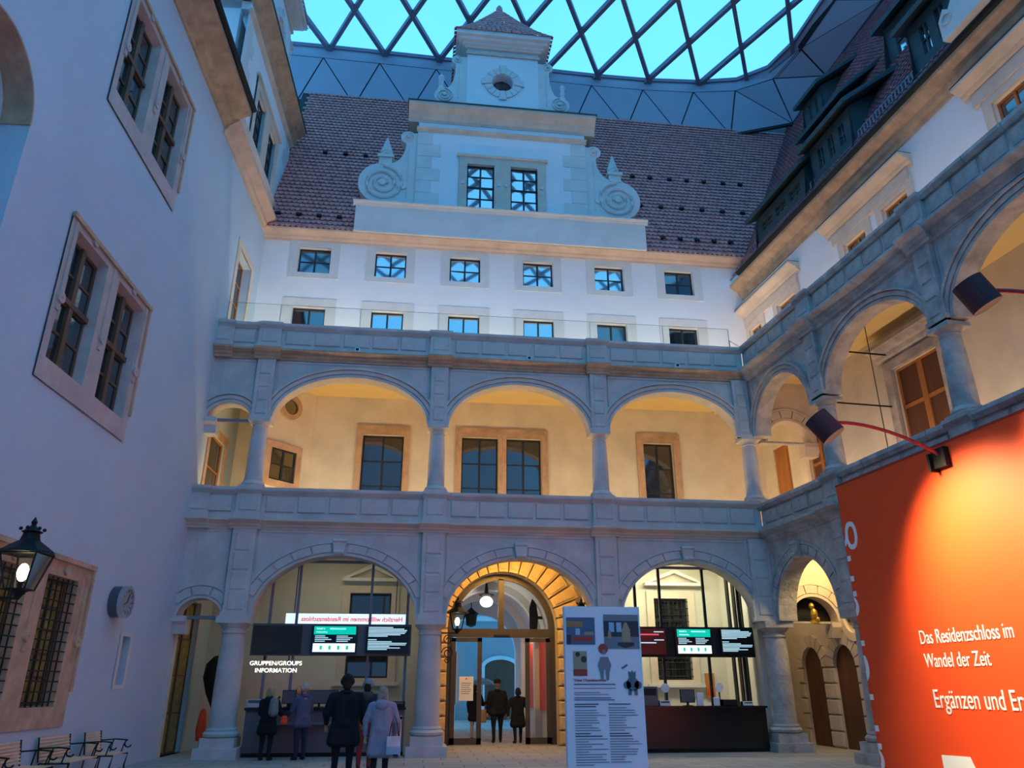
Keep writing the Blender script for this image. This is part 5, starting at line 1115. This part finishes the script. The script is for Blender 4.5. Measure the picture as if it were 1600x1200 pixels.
def person(x, y, H, facing, label, coat, coat_len, legs='c_black', hair=None, hat=None, hatkind='cap', arms=((.12, .05), (.12, .05)), stride=0., broad=1., hood=None, scarf=None, z=0., build=True, hands=None):
    """H standing height; local -y is the way the figure faces; facing = rotation about z"""
    g = thing('person', label, 'person', B, x, y, z, rot=facing, base=False) if abs(facing) > 1e-9 else thing('person', label, 'person', B, x, y, z, base=False)
    s = H/1.72; b_ = broad
    V = lambda a, b, c: Vector((a*s, b*s, c*s))
    hipz, shz, hz = .90, 1.41, 1.60
    legc = []; feet = []; skinc = []
    for sd, st in ((-1, stride), (1, -stride)):
        hp = V(sd*.095*b_, 0, hipz); kn = V(sd*.10*b_, -.02-st*.45, .50); an = V(sd*.10*b_, .02-st, .09+abs(st)*.05*(1 if st < 0 else 0)); 
        legc += [(hp, kn, .095*s*b_, .062*s), (kn, an, .060*s, .042*s)]
        feet += [(an+V(0, .02, -.045), an+V(sd*.02, -.15, -.055), .042*s, .036*s, 1), ('s', an+V(sd*.02, -.17, -.06), .036*s, (1.1, 1.2, .8))]
    # continuous body underneath
    body = [c for c in legc]+feet[0:0]
    tor = [('s', V(0, 0, .93), .155*s*b_, (1, .75, .8)), (V(-.05, 0, 1.0), V(-.05, 0, 1.28), .12*s*b_, .125*s*b_, .85), (V(.05, 0, 1.0), V(.05, 0, 1.28), .12*s*b_, .125*s*b_, .85), (V(-.14*b_, 0, 1.375), V(.14*b_, 0, 1.375), .072*s, .072*s), ('s', V(0, .02, 1.36), .11*s, (1.2, .8, .8))]
    neck = [(V(0, .01, 1.38), V(0, -.01, 1.54), .055*s, .05*s)]
    head = [('s', V(0, -.005, hz+.03), .092*s, (.86, 1.04, 1.12)), ('s', V(0, -.045, hz-.045), .06*s, (.9, .9, .95)), ('s', V(0, -.108, hz-.01), .016*s, (.8, 1.1, 1.5)), ('s', V(-.082, .0, hz), .02*s, (.5, .9, 1.4)), ('s', V(.082, .0, hz), .02*s, (.5, .9, 1.4))]
    armc = []; hnd = []
    for sd, (out, fwd, *rest) in ((-1, arms[0]), (1, arms[1])):
        sh = V(sd*.185*b_, 0, 1.375); up = rest[0] if rest else 0.
        el = sh+V(sd*out*.6, -fwd*.35, -.27); wr = el+V(-sd*out*.15+sd*.02, -fwd*1.0, -.24+up)
        armc += [(sh, el, .056*s*b_, .046*s*b_), (el, wr, .045*s*b_, .033*s)]
        d = (wr-el).normalized(); hand(hnd, wr+d*.015, d, Vector((-sd*.8, -.6, .1)), s)
    blob('body', tor+neck+head+armc+hnd+legc, 'skin', g, .011*s, 2)
    if legs: blob('trousers', [(c[0], c[1], c[2]*1.14, c[3]*1.22) for c in legc]+[('s', V(0, 0, .93), .165*s*b_, (1, .78, .75))], legs, g, .016*s)
    blob('shoes', feet, 'shoe', g, .012*s)
    cc = [tuple(list(c[:2])+[c[2]*1.12+.015*s]+list(c[3:])) if c[0] == 's' else (c[0], c[1], c[2]*1.12+.012*s, c[3]*1.12+.012*s)+tuple(c[4:]) for c in []]
    ct = [('s', V(0, 0, .95), .18*s*b_, (1, .8, .8)), (V(-.05*b_, 0, 1.0), V(-.055*b_, 0, 1.3), .145*s*b_, .15*s*b_, .85), (V(.05*b_, 0, 1.0), V(.055*b_, 0, 1.3), .145*s*b_, .15*s*b_, .85), (V(-.15*b_, 0, 1.375), V(.15*b_, 0, 1.375), .09*s, .09*s), (V(0, .01, 1.36), V(0, .01, 1.45), .095*s, .075*s)]
    ct += [(c[0], c[1], c[2]*1.32, c[3]*1.45) for c in armc]
    if coat_len < .8:
        n = 9
        for k in range(n+1):
            t = k/n; zz = .95+(coat_len+.05-.95)*t; ww = (.17+.045*t)*b_; ct.append((V(-ww*.72, -stride*.2*t, zz), V(ww*.72, stride*.2*t, zz), ww*.42*s, ww*.42*s, 1.55))
    co = blob('coat', ct, coat, g, .018*s, 5)
    q = MB().lathe([(.10*s, 0), (.115*s, .02*s), (.10*s, .055*s)], 0, .01*s, 1.43*s, 16).build('collar', coat, g, smooth=True)
    if hood: blob('hood', [('s', V(0, .11, 1.40), .12*s, (1.15, .7, .85)), ('s', V(-.07, .05, 1.45), .06*s), ('s', V(.07, .05, 1.45), .06*s)], hood, g, .016*s)
    if scarf: blob('scarf', [(V(-.06, -.03, 1.46), V(.06, -.03, 1.46), .055*s, .055*s), (V(-.06, .05, 1.46), V(.06, .05, 1.46), .05*s, .05*s)], scarf, g, .014*s)
    if hair:
        hc = [('s', V(0, .018, hz+.045), .105*s, (.93, 1.0, 1.05)), ('s', V(0, .05, hz-.03), .085*s, (1.0, .75, 1.1))]
        if hair[1] > 0: hc += [(V(-.05, .05, hz), V(-.06, .06, hz-hair[1]), .06*s, .05*s), (V(.05, .05, hz), V(.06, .06, hz-hair[1]), .06*s, .05*s)]
        blob('hair', hc, hair[0], g, .012*s)
    if hat:
        if hatkind == 'knit': blob('knit_hat', [('s', V(0, .01, hz+.06), .112*s, (.95, 1.02, .95)), (V(-.05, .01, hz+.03), V(.05, .01, hz+.03), .08*s, .08*s)], hat, g, .012*s)
        elif hatkind == 'brim': MB().lathe([(.15*s, hz*s+.055*s), (.155*s, hz*s+.065*s), (.11*s, hz*s+.07*s), (.105*s, hz*s+.16*s), (.07*s, hz*s+.19*s), (.01*s, hz*s+.18*s)], 0, 0, 0, 20, 1, 1.1).build('brimmed_hat', hat, g, smooth=True)
        else:
            blob('flat_cap', [('s', V(0, 0, hz+.075), .11*s, (.98, 1.08, .62)), ('s', V(0, -.09, hz+.05), .06*s, (1.1, 1, .3))], hat, g, .012*s)
    q = MB()
    for sd in (-1, 1): q.sph((sd*.032*s, -.087*s, (hz+.012)*s), .011*s, 8, 6)
    q.build('eyes', 'white', g); q = MB()
    for sd in (-1, 1): q.sph((sd*.032*s, -.097*s, (hz+.012)*s), .005*s, 6, 4)
    q.build('pupils', 'black', g); MB().sph((0, -.094*s, (hz-.052)*s), .018*s, 10, 6, .3, 1.3, .5).build('lips', 'p_red', g)
    return g
BACKF = pi   # facing away from the viewer (towards +y)
person(4.72, -5.75, 1.86, BACKF+.08, 'large person seen from behind in long black coat and black hat', 'c_black', .62, 'c_black', hair=('h_dark', 0), hat='c_black', hatkind='knit', arms=((.16, .10, .08), (.16, .10, .08)), broad=1.22)
person(5.42, -6.0, 1.66, BACKF-.05, 'woman seen from behind in a lavender grey hooded coat with shoulder length hair', 'c_lav', .50, 'c_black', hair=('h_greyblond', .14), arms=((.16, .06, .05), (.18, .02)), broad=1.08, hood='c_lav')
person(5.0, -3.4, 1.80, BACKF-.15, 'person in dark jacket, red trousers and grey cap behind the large black coat', 'c_navy', .80, 'c_red', hair=('h_dark', 0), hat='c_cap', hatkind='knit', hood='c_green', arms=((.14, .08), (.14, .08)), broad=1.08)
person(2.48, -.75, 1.64, BACKF-.25, 'fair haired visitor in dark padded coat with grey rucksack at left counter', 'c_black', .62, 'c_black', hair=('h_blond', .06), arms=((.12, .30, .12), (.12, .30, .12)), broad=1.1, hood='c_black')
person(3.30, -.72, 1.72, BACKF+.55, 'visitor in a slate blue jacket and pale knit hat leaning on the left counter', 'c_slate', .74, 'c_navy', hat='c_beige', hatkind='knit', scarf='c_slate', arms=((.12, .34, .14), (.12, .30, .12)), broad=1.0)
person(2.86, 1.5, 1.66, .1, 'clerk with short hair facing the visitors behind the left counter', 'c_navy', .80, 'c_black', hair=('h_blond', 0), arms=((.12, .25, .12), (.12, .25, .12)))
person(8.72, 4.6, 1.82, BACKF, 'dark silhouetted person in a brimmed hat walking out through the entrance', 'c_black', .78, 'c_black', hat='c_black', hatkind='brim', stride=.12, broad=1.12)
person(9.36, 4.4, 1.60, BACKF+.1, 'shorter silhouetted person in a wide black coat walking out at the right', 'c_black', .52, 'c_black', hair=('h_dark', .04), stride=.10, broad=1.15, arms=((.2, .05), (.22, .02)))
person(8.13, 6.2, 1.70, BACKF-.5, 'dark clothed person under the blue umbrella beyond the entrance', 'c_black', .60, 'c_beige', hair=('h_dark', .02), arms=((.1, .3, .3), (.12, .05)), broad=1.05)
g = thing('umbrella', 'open blue umbrella beyond the entrance', 'umbrella', B, 8.3, 6.7, 1.9)
MB().lathe([(.48, 1.72), (.47, 1.73), (.36, 1.83), (.2, 1.90), (.01, 1.94)], 8.4, 6.6, 0, 8).build('canopy', mat('umbrella_blue', (.03, .16, .45), .5, 0), g); MB().tube([(8.4, 6.6, 1.95), (8.4, 6.6, 1.2)], .012).build('shaft', 'iron', g)
# bags
g = thing('rucksack', 'grey rucksack on the back of the fair haired visitor', 'bag', B, 2.62, -.98, 1.1, base=False)
blob('sack', [((0, 0, 0), (0, 0, .22), .13, .11, .7), ((0, -.06, -.02), (0, -.06, .1), .08, .08, .6)], 'c_grey', g, .015)
MB().tube([(-.08, -.02, .28), (-.09, .1, .34), (-.09, .2, .3)], .015).tube([(.08, -.02, .28), (.09, .1, .34), (.09, .2, .3)], .015).build('straps', 'c_black', g)
g = thing('shoulder_bag', 'light blue and white carrier bag at the hip of the woman in lavender grey', 'bag', B, 5.66, -6.22, .62, base=False, rot=.2)
MB().add([(-.13, -.05, -.1), (.13, -.05, -.1), (.13, .05, -.1), (-.13, .05, -.1), (-.12, -.03, .2), (.12, -.03, .2), (.12, .03, .2), (-.12, .03, .2)], [(0, 3, 2, 1), (0, 1, 5, 4), (1, 2, 6, 5), (2, 3, 7, 6), (3, 0, 4, 7)]).build('sack', 'c_white', g)
MB().box(-.131, .131, -.056, .056, -.1, .03).build('blue_band', 'c_bluebag', g); MB().tube([(-.09, -.03, .2), (-.05, -.02, .42), (.0, 0, .55), (.05, -.02, .42), (.09, -.03, .2)], .008, 5).build('strap', 'c_black', g)
g = thing('red_bag', 'small red bag held between the two visitors at the left counter', 'bag', B, 2.88, -.86, .9, base=False)
MB().lathe([(.07, -.1), (.09, -.06), (.08, .06), (.05, .1)], 0, 0, 0, 10, 1, .5).build('sack', 'red', g); MB().tube([(-.05, 0, .08), (0, 0, .2), (.05, 0, .08)], .008, 5).build('handle', 'c_black', g)
g = thing('leather_satchel', 'brown satchel hanging beside the walking silhouettes', 'bag', B, 8.34, 5.6, .75, base=False)
MB().cham(-.12, .12, -.05, .05, -.2, .2, .02).box(-.12, .12, -.03, .05, -.2, .2).build('sack', 'p_tan', g); MB().tube([(-.1, 0, .2), (0, 0, .5), (.1, 0, .2)], .01, 5).build('strap', 'iron', g)
